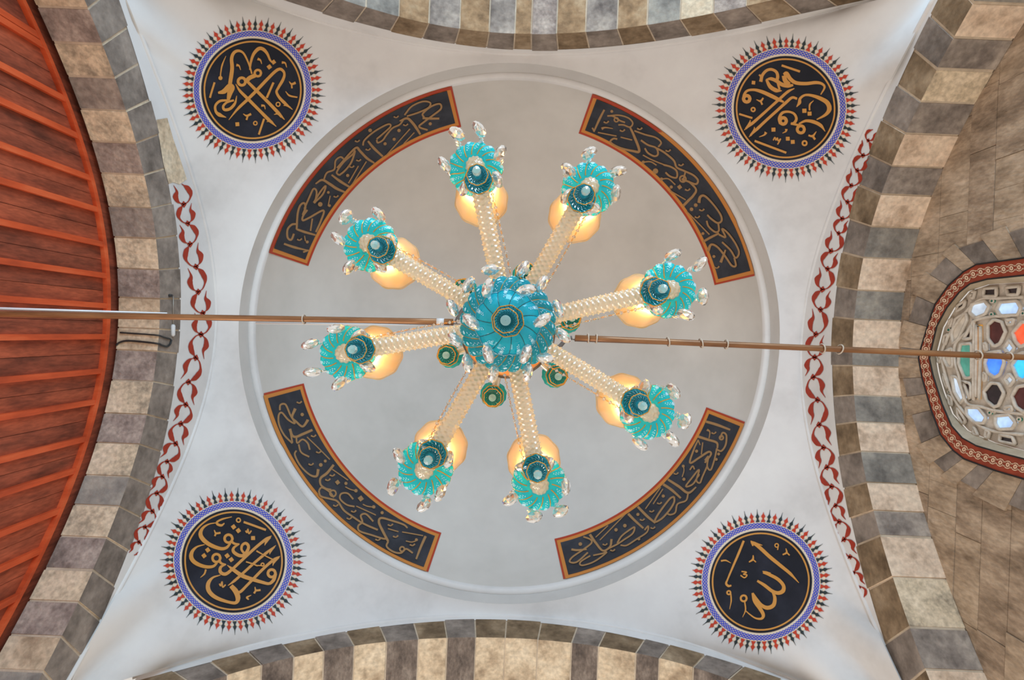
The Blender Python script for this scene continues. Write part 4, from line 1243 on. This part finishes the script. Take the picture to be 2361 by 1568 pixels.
# white tube standing in for the window reflection on the left pipe
p0, p1 = at_z(-250, 705, ZP + 0.03), at_z(385, 722.5, ZP + 0.03)
v, f = tube([p0 - p0, p1 - p0], [0.014, 0.005], 10)
o = empty('pipe_highlight', p0)
tag(build('highlight_strip', v, f, simple('highlight_strip', (0.9, 0.92, 0.95), 0.25), o, True), None)
tag(o, 'white strip standing in for the reflection along the upper side of the left pipe', 'strip')
p0, p1 = at_z(590, 745, ZP + 0.05), at_z(1000, 750, ZP + 0.05)
o = empty('cable', p0)
v, f = tube([Vector((0, 0, 0)), p1 - p0], 0.0065, 8)
build('sheath', v, f, M['whiteplastic'], o, True)
tag(o, 'thin white cable running below the left pipe', 'cable')
for lab, pts in (('bent grey cable from the taped pipe end to the chandelier', [(1050, 742), (1053, 740), (1056, 733), (1066, 716), (1085, 700), (1130, 730)]), ('bent grey cable from the cable-tied pipe end to the chandelier', [(1319, 779), (1313, 780), (1302, 786), (1288, 800), (1262, 805), (1210, 780)])):
    P = [at_z(x, y, ZP) for x, y in pts]
    o = empty('power_cable', P[0])
    v, f = tube([Vector(q) for q in catmull([p - P[0] for p in P], 6)], 0.0135, 8)
    build('sheath', v, f, M['cable'], o, True)
    tag(o, lab, 'cable')
# small fitting and black cables on the left arch face
XF = -AX + 0.012


def zf(x, y):
    return at_x(x / 4.5404, 660 + y / 4.5404, XF)


o = empty('wire_hanger', zf(1813, 105))
b0 = zf(1813, 105)
v, f = tube([zf(1813, 105) - b0, zf(1813, 410) - b0], 0.006, 6)
build('rod', v, f, M['wire'], o, True)
v, f = tube([zf(1812, 400) - b0, zf(1812, 415) - b0, zf(1810, 510) - b0, zf(1810, 525) - b0], [0.012, 0.022, 0.022, 0.010], 10)
build('sleeve', v, f, M['whiteplastic'], o, True)
v, f = tube([zf(1770, 98) - b0, zf(1800, 98) - b0], 0.014, 8)
build('bolt', v, f, M['blackcable'], o, True)
tag(o, 'thin metal rod with white sleeve on the face of the left arch', 'hanger')


def soffit_pt(px, py):
    """a point on the soffit of the left arch that shows at this pixel"""
    a, b = slope(px, py)
    for x in np.linspace(AX, AX + DL, 80):
        z_ = -x / a
        if z_ * 1.0 <= zc('L3', b * z_) - 0.0:
            return Vector((-x, b * z_, z_ - 0.01))
    return Vector((-AX, b * (-AX / a), -AX / a))


def left_pt(x, y):
    px, py = x / 4.5404, 660 + y / 4.5404
    a, b = slope(px, py)
    zf_ = -AX / a
    zs = zc('L3', b * zf_)
    if zf_ > zs:
        return at_x(px, py, XF)
    zz = zs - 0.012
    return Vector((a * zz, b * zz, zz))


for lab, pts, rr in (('thin black cable crossing the left arch soffit above the looped one', [(1258, 485), (1400, 495), (1550, 505), (1660, 516), (1720, 535), (1785, 553)], 0.008), ('black cable bent into a loop at the left arch edge', [(1215, 618), (1250, 590), (1320, 572), (1450, 578), (1640, 600), (1700, 620), (1750, 632), (1782, 605), (1795, 560)], 0.010)):
    P = [left_pt(*q) for q in pts]
    o = empty('black_cable', P[0])
    v, f = tube([Vector(q) for q in catmull([p - P[0] for p in P], 5)], rr, 8)
    build('sheath', v, f, M['blackcable'], o, True)
    tag(o, lab, 'cable')

# ------------------------------------------------------------------ the chandelier: eight glass arms around a turquoise bowl
ZC = 1.30
croot = at_z(1171, 751, ZC)
CH = empty('chandelier', croot)
tag(CH, 'turquoise and clear glass chandelier with eight lit tulip shades and crystal drops', 'chandelier')
CH.rotation_euler = (math.radians(-1.6), 0, 0)


def lobes(n, amp):
    return lambda th: 1 - amp + amp * abs(math.sin(n * th / 2)) ** 0.6


def lobed_dish(profile, n_lobe, amp, swirl, n=168, inner_keep=0.35):
    """dish with convex lobes that swirl outwards; returns mesh data and a function (theta, s) -> point"""
    R = max(r for r, z in profile)
    lf = lobes(n_lobe, amp)
    rs = [p[0] for p in profile]

    def pt(th, s):
        k = s * (len(profile) - 1)
        i = min(int(k), len(profile) - 2)
        t = k - i
        r = profile[i][0] * (1 - t) + profile[i + 1][0] * t
        z = profile[i][1] * (1 - t) + profile[i + 1][1] * t
        w = min(1, max(0, (r / R - inner_keep) / (1 - inner_keep)))
        m = 1 + (lf(th) - 1) * w
        zz = z - 0.035 * R * w * (lf(th) - 1 + amp) / max(amp, 1e-6)
        a = th + swirl * r / R
        return Vector((r * m * math.cos(a), r * m * math.sin(a), zz))
    m_ = 4 * (len(profile) - 1) + 1
    vs = [pt(2 * PI * k / n, j / (m_ - 1)) for k in range(n) for j in range(m_)]
    return vs, grid_faces(n, m_, wrap_u=True), pt


def sprig(mb, pt, th, s0, s1, size, off):
    """a spray of flowers painted along one lobe"""
    def dia(t, s, ang, l, w):
        c = pt(t, s)
        e1 = (pt(t, min(1, s + 0.02)) - c).normalized()
        e2 = (pt(t + 0.02, s) - c).normalized()
        d = e1 * math.cos(ang) + e2 * math.sin(ang)
        n_ = e1 * -math.sin(ang) + e2 * math.cos(ang)
        nn = e1.cross(e2)
        if nn.z > 0:
            nn = -nn
        c = c + nn * off
        mb.add([c, c + d * l * 0.5 + n_ * w, c + d * l, c + d * l * 0.5 - n_ * w], [(0, 1, 2, 3)])
    for j in range(6):
        dia(th, s0 + (s1 - s0) * 0.52, j * PI / 3, size * 0.9, size * 0.26)
    for j, (a, q) in enumerate(((-0.9, 0.72), (0.9, 0.74), (-0.6, 0.82), (0.6, 0.84), (0, 0.86), (-1.2, 0.66), (1.2, 0.66))):
        dia(th, s0 + (s1 - s0) * q, a, size * 1.05, size * 0.17)
    for j in range(6):
        dia(th, s0 + (s1 - s0) * (0.05 + 0.06 * j), (0.8 if j % 2 else -0.8), size * 0.8, size * 0.2)


def gold_lines(mb, pt, n_lobe, s0, s1, rad, off=0.0006):
    for k in range(n_lobe):
        th = 2 * PI * k / n_lobe
        mb.add(*tube([pt(th, s) + Vector((0, 0, -off)) for s in np.linspace(s0, s1, 9)], rad, 5))


def bell(r_top, r_rim, z_top, z_rim, n_fl=18, amp=0.07):
    """fluted bell that opens downwards, thick walled"""
    po = [(0.001, z_top), (r_top * 0.8, z_top), (r_top, z_top - 0.003), (r_top * 1.25, z_top + (z_rim - z_top) * 0.3), (r_rim * 0.9, z_top + (z_rim - z_top) * 0.65), (r_rim, z_rim)]
    up = lambda q: z_rim + (z_top - z_rim) * q
    pi_ = [(r_rim * 0.94, z_rim + 0.0005), (r_rim * 0.80, up(0.10)), (r_rim * 0.60, up(0.22)), (r_rim * 0.35, up(0.31)), (r_rim * 0.15, up(0.35)), (0.0005, up(0.36))]
    mb_ = MB()
    vs_, fs_ = lathe(po + pi_, 80, lambda th, i: 1 + amp * math.sin(n_fl * th + i * 0.55), lambda i: 0.11 * i)
    mb_.add(vs_, fs_, 0)
    for k in range(n_fl):                 # dark moulded flutes inside the bell
        path_ = []
        for j in range(6):
            t = j / 5
            r = r_rim * (0.92 - 0.62 * t)
            a = 2 * PI * k / n_fl + 1.1 * t
            zz = np.interp(r, [0, r_rim * 0.15, r_rim * 0.35, r_rim * 0.60, r_rim * 0.80, r_rim * 0.94], [up(0.36), up(0.35), up(0.31), up(0.22), up(0.10), z_rim])
            path_.append((r * math.cos(a), r * math.sin(a), zz - 0.0005))
        mb_.add(*tube(path_, [0.0002, 0.0006, 0.0009, 0.0009, 0.0006, 0.0002], 4), slot=1)
    return mb_


def wavy_rim(r, z, rad, n_w=8, amp=0.03):
    return tube([(r * (1 + amp * math.sin(n_w * a)) * math.cos(a), r * (1 + amp * math.sin(n_w * a)) * math.sin(a), z) for a in np.linspace(0, 2 * PI, 65)[:-1]], rad, 6, closed=True)


def crystal_mesh(name):
    mb = MB()
    n = 8
    # two small octagons on a gilt pin
    for zc_ in (-0.010, -0.024):
        ring_ = [[(r * math.cos(2 * PI * k / n), 0.35 * r * math.sin(2 * PI * k / n), zc_ + dz) for k in range(n)] for r, dz in ((0.0035, 0.005), (0.0078, 0.001), (0.0078, -0.001), (0.0035, -0.005))]
        vs = sum(ring_, [])
        fs = [tuple(range(n)), tuple(range(3 * n, 4 * n))[::-1]]
        for j in range(3):
            for k in range(n):
                fs.append((j * n + k, j * n + (k + 1) % n, (j + 1) * n + (k + 1) % n, (j + 1) * n + k))
        mb.add(vs, fs, 0)
    mb.add(*tube([(0, 0, 0.002), (0, 0.001, -0.038)], 0.0009, 5), slot=1)
    # faceted almond
    prof_ = [(0.16, 0.0), (0.55, 0.12), (0.9, 0.36), (1.0, 0.58), (0.78, 0.80), (0.34, 0.95), (0.08, 1.0)]
    n = 10
    vs = []
    for j, (r, t) in enumerate(prof_):
        for k in range(n):
            a = 2 * PI * (k + 0.5 * (j % 2)) / n
            vs.append((0.0200 * r * math.cos(a), 0.0112 * r * math.sin(a), -0.036 - 0.058 * t))
    fs = [tuple(range(n)), tuple(range((len(prof_) - 1) * n, len(prof_) * n))[::-1]]
    for j in range(len(prof_) - 1):
        for k in range(n):
            a, b = j * n + k, j * n + (k + 1) % n
            c, d = (j + 1) * n + k, (j + 1) * n + (k + 1) % n
            if j % 2 == 0:
                fs += [(a, b, c), (b, d, c)]
            else:
                fs += [(a, b, d), (a, d, c)]
    mb.add(vs, fs, 0)
    return mb.mesh(name, [M['crystal'], M['gilt']])


DROP = crystal_mesh('crystal_drop')


def part(me, name, parent, loc=(0, 0, 0), rot=(0, 0, 0), label=None):
    o = bpy.data.objects.new(name, me)
    COL.objects.link(o)
    o.parent = parent
    o.location = loc
    o.rotation_euler = rot
    if label:
        o['label'] = label
    return o


# --- meshes of one arm (arm axis along +x, disc centre at RHO)
RHO = 0.374
RF = 0.318
# arm: twisted glass tube from the hub out and up through the disc
path = catmull([(0.055, 0, -0.020), (0.12, 0, -0.034), (0.20, 0, -0.044), (0.28, 0, -0.050), (0.335, 0, -0.048), (0.366, 0, -0.034), (0.374, 0, -0.006), (0.374, 0, 0.022)], 12)
path = [Vector(p) for p in path]
s_acc = [0.0]
for a, b in zip(path, path[1:]):
    s_acc.append(s_acc[-1] + (b - a).length)
NP, NA = 300, 40
pp_ = [Vector((np.interp(s, s_acc, [p.x for p in path]), 0, np.interp(s, s_acc, [p.z for p in path]))) for s in np.linspace(0, s_acc[-1], NP)]
vs = []
for i, p in enumerate(pp_):
    t = (pp_[min(i + 1, NP - 1)] - pp_[max(i - 1, 0)]).normalized()
    yv = Vector((0, 1, 0))
    nv = t.cross(yv)
    s = s_acc[-1] * i / (NP - 1)
    R0 = 0.0188 if s < 0.30 else 0.0188 - 0.002 * min(1, (s - 0.30) / 0.08)
    for k in range(NA):
        a = 2 * PI * k / NA
        rel = abs(math.sin(3 * a + s * 260)) + abs(math.sin(3 * a - s * 260)) - 1.1
        rr = R0 * (1 - 0.15 * rel)
        vs.append(p + (yv * math.cos(a) + nv * math.sin(a)) * rr)
ME_ARM = new_mesh('arm', vs, [(i * NA + k, i * NA + (k + 1) % NA, (i + 1) * NA + (k + 1) % NA, (i + 1) * NA + k) for i in range(NP - 1) for k in range(NA)], True)
ME_ARM.materials.append(M['arm'])
# swirled clear boss under the disc
v, f = lathe([(0.001, -0.026), (0.010, -0.024), (0.018, -0.016), (0.022, -0.006), (0.021, 0.002)], 60, lambda th, i: 1 + 0.05 * math.sin(10 * th), lambda i: 0.25 * i)
ME_BOSS = new_mesh('boss', v, f, True)
ME_BOSS.materials.append(M['arm'])
# turquoise disc
dprof_ = [(0.012, 0.0), (0.026, -0.0035), (0.040, -0.003), (0.052, 0.001), (0.060, 0.008), (0.0635, 0.015), (0.064, 0.019)]
v, f, dpt = lobed_dish(dprof_, 14, 0.06, 0.55)
ME_DISC = new_mesh('drip_dish', v, f, True)
ME_DISC.materials.append(M['teal'])
mb = MB()
gold_lines(mb, dpt, 14, 0.20, 0.98, 0.0013)
mb.add(*tube([dpt(a, 1.0) for a in np.linspace(0, 2 * PI, 169)[:-1]], 0.0008, 5, closed=True))
ME_DGOLD = mb.mesh('gilt_lines', [M['gilt']])
mb = MB()
for k in range(14):
    sprig(mb, dpt, 2 * PI * (k + 0.5) / 14, 0.30, 0.95, 0.0062, 0.0012)
ME_DSPR = mb.mesh('painted_flowers', [M['enamel']])
# hanging finial: two bells and a crystal knob
ME_B1 = bell(0.012, 0.0300, -0.050, -0.080).mesh('upper_bell', [M['tealdeep'], M['tealdark']], True)
ME_R1 = new_mesh('gilt_rim', *wavy_rim(0.0300, -0.0805, 0.0011), True)
ME_R1.materials.append(M['gilt'])
ME_B2 = bell(0.010, 0.0220, -0.084, -0.112).mesh('lower_bell', [M['tealdeep'], M['tealdark']], True)
ME_R2 = new_mesh('gilt_rim', *wavy_rim(0.0220, -0.1125, 0.0010), True)
ME_R2.materials.append(M['gilt'])
v, f = lathe([(0.0005, -0.100), (0.003, -0.106), (0.0085, -0.124), (0.0098, -0.133), (0.0080, -0.142), (0.0005, -0.146)], 9)
ME_KNOB = new_mesh('crystal_knob', v, f)
ME_KNOB.materials.append(M['knob'])
# tulip shade, wall with thickness and a scalloped lip
sp = [(0.020, 0.030), (0.034, 0.042), (0.041, 0.075), (0.044, 0.115), (0.048, 0.165), (0.055, 0.215), (0.064, 0.255), (0.071, 0.282), (0.0755, 0.296)]
sp += [(r - 0.0022, z) for r, z in sp[::-1]]
v, f = lathe(sp, 96, lambda th, i: 1 + (0.022 * max(0, 1 - abs(i - 8.5) / 3.0)) * math.sin(10 * th))
ME_SHADE = new_mesh('tulip_shade', v, f, True)
ME_SHADE.materials.append(M['shade'])
v, f = lathe([(0.0005, 0.072), (0.010, 0.074), (0.015, 0.090), (0.0165, 0.110), (0.013, 0.132), (0.006, 0.150), (0.0005, 0.158)], 20)
ME_BULB = new_mesh('bulb', v, f, True)
ME_BULB.materials.append(M['bulb'])
v, f = lathe([(0.0005, 0.018), (0.016, 0.018), (0.018, 0.030), (0.012, 0.036), (0.012, 0.074), (0.0005, 0.074)], 20)
ME_SOCK = new_mesh('lamp_socket', v, f)
ME_SOCK.materials.append(M['brass'])


def chain_mesh():
    """string of cut beads and gilt links from the hub to the disc"""
    mb_ = MB()
    P0, P1 = Vector((0.105, 0.030, 0.010)), Vector((0.318, 0.026, 0.016))
    n = 12
    pts = [P0 + (P1 - P0) * k / n + Vector((0, 0, -0.030 * math.sin(PI * k / n))) for k in range(n + 1)]
    for k in range(n):
        a, b = pts[k], pts[k + 1]
        d = b - a
        c0, c1 = a + d * 0.12, a + d * 0.66
        e = d.normalized()
        u = e.orthogonal().normalized()
        w = e.cross(u)
        vs_ = [c0] + [(c0 + c1) / 2 + (u * math.cos(q) + w * math.sin(q)) * 0.0046 - e * 0.001 for q in np.linspace(0, 2 * PI, 7)[:-1]] + [c1]
        fs_ = [(0, 1 + (q + 1) % 6, 1 + q) for q in range(6)] + [(7, 1 + q, 1 + (q + 1) % 6) for q in range(6)]
        mb_.add(vs_, fs_, 0)
        for s in (-1, 1):
            mb_.add(*tube([c1, a + d * 0.89 + u * s * 0.0022, a + d * 1.12], 0.0006, 4), slot=1)
    return mb_.mesh('bead_string', [M['crystal'], M['gilt']])


ME_CHAIN = chain_mesh()

ARMS = [(-101.6, 377), (-59.5, 373), (-12.5, 383), (31.6, 380), (78.8, 371), (120.1, 380), (170.3, 379), (210.5, 373)]
rnd = random.Random(4)
for deg, rpx in ARMS:
    k = (rpx / F * ZC) / RHO
    arm = part(ME_ARM, 'arm', CH, (0, 0, 0), (0, 0, math.radians(deg) - ROLL))
    arm.scale = (k, k, k)
    part(ME_BOSS, 'glass_boss', arm, (RHO, 0, 0))
    gz = rnd.uniform(0, 0.45)
    part(ME_DISC, 'drip_dish', arm, (RHO, 0, 0), (0, 0, gz), 'turquoise lobed glass dish')
    part(ME_DGOLD, 'gilt_lines', arm, (RHO, 0, 0), (0, 0, gz))
    tag(part(ME_DSPR, 'painted_flowers', arm, (RHO, 0, 0), (0, 0, gz)), kind='stuff')
    tx, ty = rnd.uniform(-0.05, 0.05), rnd.uniform(-0.05, 0.05)
    part(ME_B1, 'upper_bell', arm, (RF, 0, 0))
    part(ME_R1, 'gilt_rim', arm, (RF, 0, 0))
    part(ME_B2, 'lower_bell', arm, (RF + 0.002, 0, 0))
    part(ME_R2, 'gilt_rim', arm, (RF + 0.002, 0, 0))
    part(ME_KNOB, 'crystal_knob', arm, (RF + 0.003, 0, 0))
    part(ME_SHADE, 'tulip_shade', arm, (RHO, 0, 0), (0, 0, rnd.uniform(0, 1)), 'warm lit tulip shade')
    part(ME_BULB, 'bulb', arm, (RHO, 0, 0))
    part(ME_SOCK, 'lamp_socket', arm, (RHO, 0, 0))
    part(ME_CHAIN, 'bead_string', arm)
    for j in range(6):
        a = math.radians(30 + 60 * j + rnd.uniform(-5, 5))
        part(DROP, 'crystal_drop', arm, (RHO + 0.0625 * math.cos(a), 0.0625 * math.sin(a), 0.012), (rnd.uniform(-0.12, 0.12), rnd.uniform(-0.12, 0.12), rnd.uniform(0, PI)))

# --- centre: ribbed bowl, lower dish, finial, stem, upper tier
bprof = [(0.052, -0.118), (0.070, -0.122), (0.088, -0.116), (0.100, -0.100), (0.1035, -0.082), (0.098, -0.064), (0.080, -0.052)]
v, f, bpt = lobed_dish(bprof, 24, 0.055, 0.75, 240, 0.2)
bowl = build('ribbed_bowl', v, f, M['tealmid'], CH, True)
bowl['label'] = 'turquoise ribbed bowl'
mb = MB()
gold_lines(mb, bpt, 24, 0.04, 0.72, 0.0012)
mb.build('gilt_lines', M['gilt'], bowl)
mb = MB()
for k in range(24):
    sprig(mb, bpt, 2 * PI * (k + 0.5) / 24, 0.12, 0.66, 0.0055, 0.0012)
tag(mb.build('painted_flowers', M['enamel'], bowl), kind='stuff')
lprof = [(0.012, -0.186), (0.028, -0.186), (0.044, -0.180), (0.056, -0.170), (0.063, -0.160), (0.066, -0.154)]
v, f, lpt = lobed_dish(lprof, 11, 0.05, 0.35, 176)
ldish = build('lower_dish', v, f, M['teal'], CH, True)
ldish['label'] = 'smooth turquoise scalloped dish'
mb = MB()
for k in range(11):
    th = 2 * PI * k / 11
    mb.add(*tube([lpt(th, s) + Vector((0, 0, -0.0006)) for s in np.linspace(0.2, 0.97, 8)], 0.0008, 5))
mb.build('dark_lines', M['tealdark'], ldish)
mb = MB()
for k in range(11):
    sprig(mb, lpt, 2 * PI * (k + 0.5) / 11, 0.45, 0.95, 0.0055, 0.0012)
tag(mb.build('painted_flowers', M['enamel'], ldish), kind='stuff')
v, f = tube([lpt(a, 1.0) for a in np.linspace(0, 2 * PI, 177)[:-1]], 0.0024, 6, closed=True)
build('thick_rim', v, f, M['tealdeep'], ldish, True)
bell(0.014, 0.030, -0.186, -0.214, 20).build('upper_bell', [M['tealdeep'], M['tealdark']], CH, True)
v, f = wavy_rim(0.030, -0.2145, 0.0011)
build('gilt_rim', v, f, M['gilt'], CH, True)
ob = bell(0.011, 0.0225, -0.218, -0.246, 22).build('lower_bell', [M['tealdeep'], M['tealdark']], CH, True)
ob.location = (-0.003, 0.001, 0)
v, f = wavy_rim(0.0225, -0.2465, 0.0010)
ob = build('gilt_rim', v, f, M['gilt'], CH, True)
ob.location = (-0.003, 0.001, 0)
v, f = lathe([(0.0005, -0.228), (0.006, -0.234), (0.0098, -0.250), (0.0098, -0.254), (0.0005, -0.255)], 18)
ob = build('crystal_knob', v, f, M['knob'], CH)
ob.location = (-0.004, 0.001, 0)
for j in range(6):
    a = math.radians(60 * j) - ROLL
    part(DROP, 'crystal_drop', CH, (0.069 * math.cos(a), 0.069 * math.sin(a), -0.156), (rnd.uniform(-0.06, 0.06), rnd.uniform(-0.06, 0.06), a + rnd.choice((-1, 1)) * rnd.uniform(0.5, 1.0) + PI / 2))
for j in range(12):
    a = math.radians(30 * j + 13) - ROLL
    part(DROP, 'crystal_drop', CH, (0.111 * math.cos(a), 0.111 * math.sin(a), -0.084), (rnd.uniform(-0.1, 0.1), rnd.uniform(-0.1, 0.1), rnd.uniform(0, PI)))
# hub and stem
v, f = lathe([(0.0005, -0.19), (0.016, -0.19), (0.016, -0.125), (0.060, -0.110), (0.076, -0.060), (0.070, -0.020), (0.078, 0.004), (0.060, 0.030), (0.022, 0.045), (0.018, 0.12), (0.030, 0.16), (0.040, 0.20), (0.030, 0.25), (0.014, 0.28), (0.010, 0.62), (0.0005, 0.62)], 40)
build('stem', v, f, M['brass'], CH, True)
v, f = lathe([(0.030, 0.262), (0.090, 0.262), (0.122, 0.272), (0.128, 0.285), (0.118, 0.305), (0.070, 0.322), (0.030, 0.330)], 60)
build('upper_plate', v, f, simple('amber_plate', lin(236, 150, 70), 0.35, 0.2), CH, True)
v, f = lathe([(0.100, 0.36), (0.136, 0.362), (0.140, 0.372), (0.100, 0.385), (0.030, 0.40)], 60)
build('upper_canopy', v, f, simple('dark_canopy', lin(120, 104, 92), 0.5, 0.4), CH, True)
ME_UB1 = bell(0.012, 0.031, -0.010, -0.040, 18).mesh('small_bell', [M['tealgreen'], M['tealdark']], True)
ME_UR1 = new_mesh('gilt_rim', *wavy_rim(0.031, -0.0405, 0.0014), True)
ME_UR1.materials.append(M['gilt'])
ME_UB2 = bell(0.010, 0.0245, -0.044, -0.078, 18).mesh('small_lower_bell', [M['tealgreen'], M['tealdark']], True)
ME_UR2 = new_mesh('gilt_rim', *wavy_rim(0.0245, -0.0785, 0.0014), True)
ME_UR2.materials.append(M['gilt'])
ME_UK = new_mesh('crystal_knob', *lathe([(0.0005, -0.068), (0.004, -0.072), (0.0105, -0.088), (0.0105, -0.092), (0.0005, -0.094)], 16))
ME_UK.materials.append(M['knob'])
ME_UA = new_mesh('upper_arm', *tube([Vector(q) for q in catmull([(0.02, 0, 0.02), (0.07, 0, -0.012), (0.13, 0, -0.02), (0.178, 0, -0.004), (0.19, 0, 0.03)], 6)], 0.011, 12), True)
ME_UA.materials.append(M['arm'])
ME_UD = new_mesh('upper_dish', *lathe([(0.012, 0.012), (0.030, 0.012), (0.038, 0.022), (0.040, 0.030)], 36, lambda th, i: 1 + 0.03 * math.sin(12 * th)), True)
ME_UD.materials.append(M['tealgreen'])
ZU = 0.40
CXU = at_z(1172, 771, ZC + ZU) - croot
for deg in (40.5, 104, 161, 225, 286, 346):
    ua = part(ME_UA, 'upper_arm', CH, (CXU.x, CXU.y * 0.5, ZU), (0, 0, math.radians(deg) - ROLL))
    for me_, nm_ in ((ME_UB1, 'upper_bell'), (ME_UR1, 'gilt_rim'), (ME_UB2, 'lower_bell'), (ME_UR2, 'gilt_rim'), (ME_UK, 'crystal_knob')):
        part(me_, nm_, ua, (0.186, 0, 0))
    part(ME_UD, 'upper_dish', ua, (0.186, 0, 0))
# chain up to the pipes
hp = Vector((0, 0, ZD + HD - 0.003))
top = CH.location + Matrix.Rotation(CH.rotation_euler[0], 3, 'X') @ Vector((0, 0, 0.61))
mb = MB()
n_l = 190
for k in range(n_l):
    c = top + (hp - top) * (k + 0.5) / n_l
    L_ = (hp - top).length / n_l
    u = Vector((1, 0, 0)) if k % 2 else Vector((0, 1, 0))
    mb.add(*tube([c + u * 0.009 * math.cos(q) + Vector((0, 0, 1)) * L_ * 0.66 * math.sin(q) for q in np.linspace(0, 2 * PI, 13)[:-1]], 0.0028, 5, closed=True))
inv = (Matrix.Translation(CH.location) @ CH.rotation_euler.to_matrix().to_4x4()).inverted()
mb.v = [tuple(inv @ Vector(p)) for p in mb.v]
mb.build('suspension_chain', M['brass'], CH, True)

v, f = lathe([(0.0005, ZD + HD - 0.05), (0.05, ZD + HD - 0.045), (0.09, ZD + HD - 0.012), (0.09, ZD + HD - 0.001)], 24)
build('ceiling_hook_plate', [inv @ Vector(p) for p in v], f, M['brass'], CH, True)
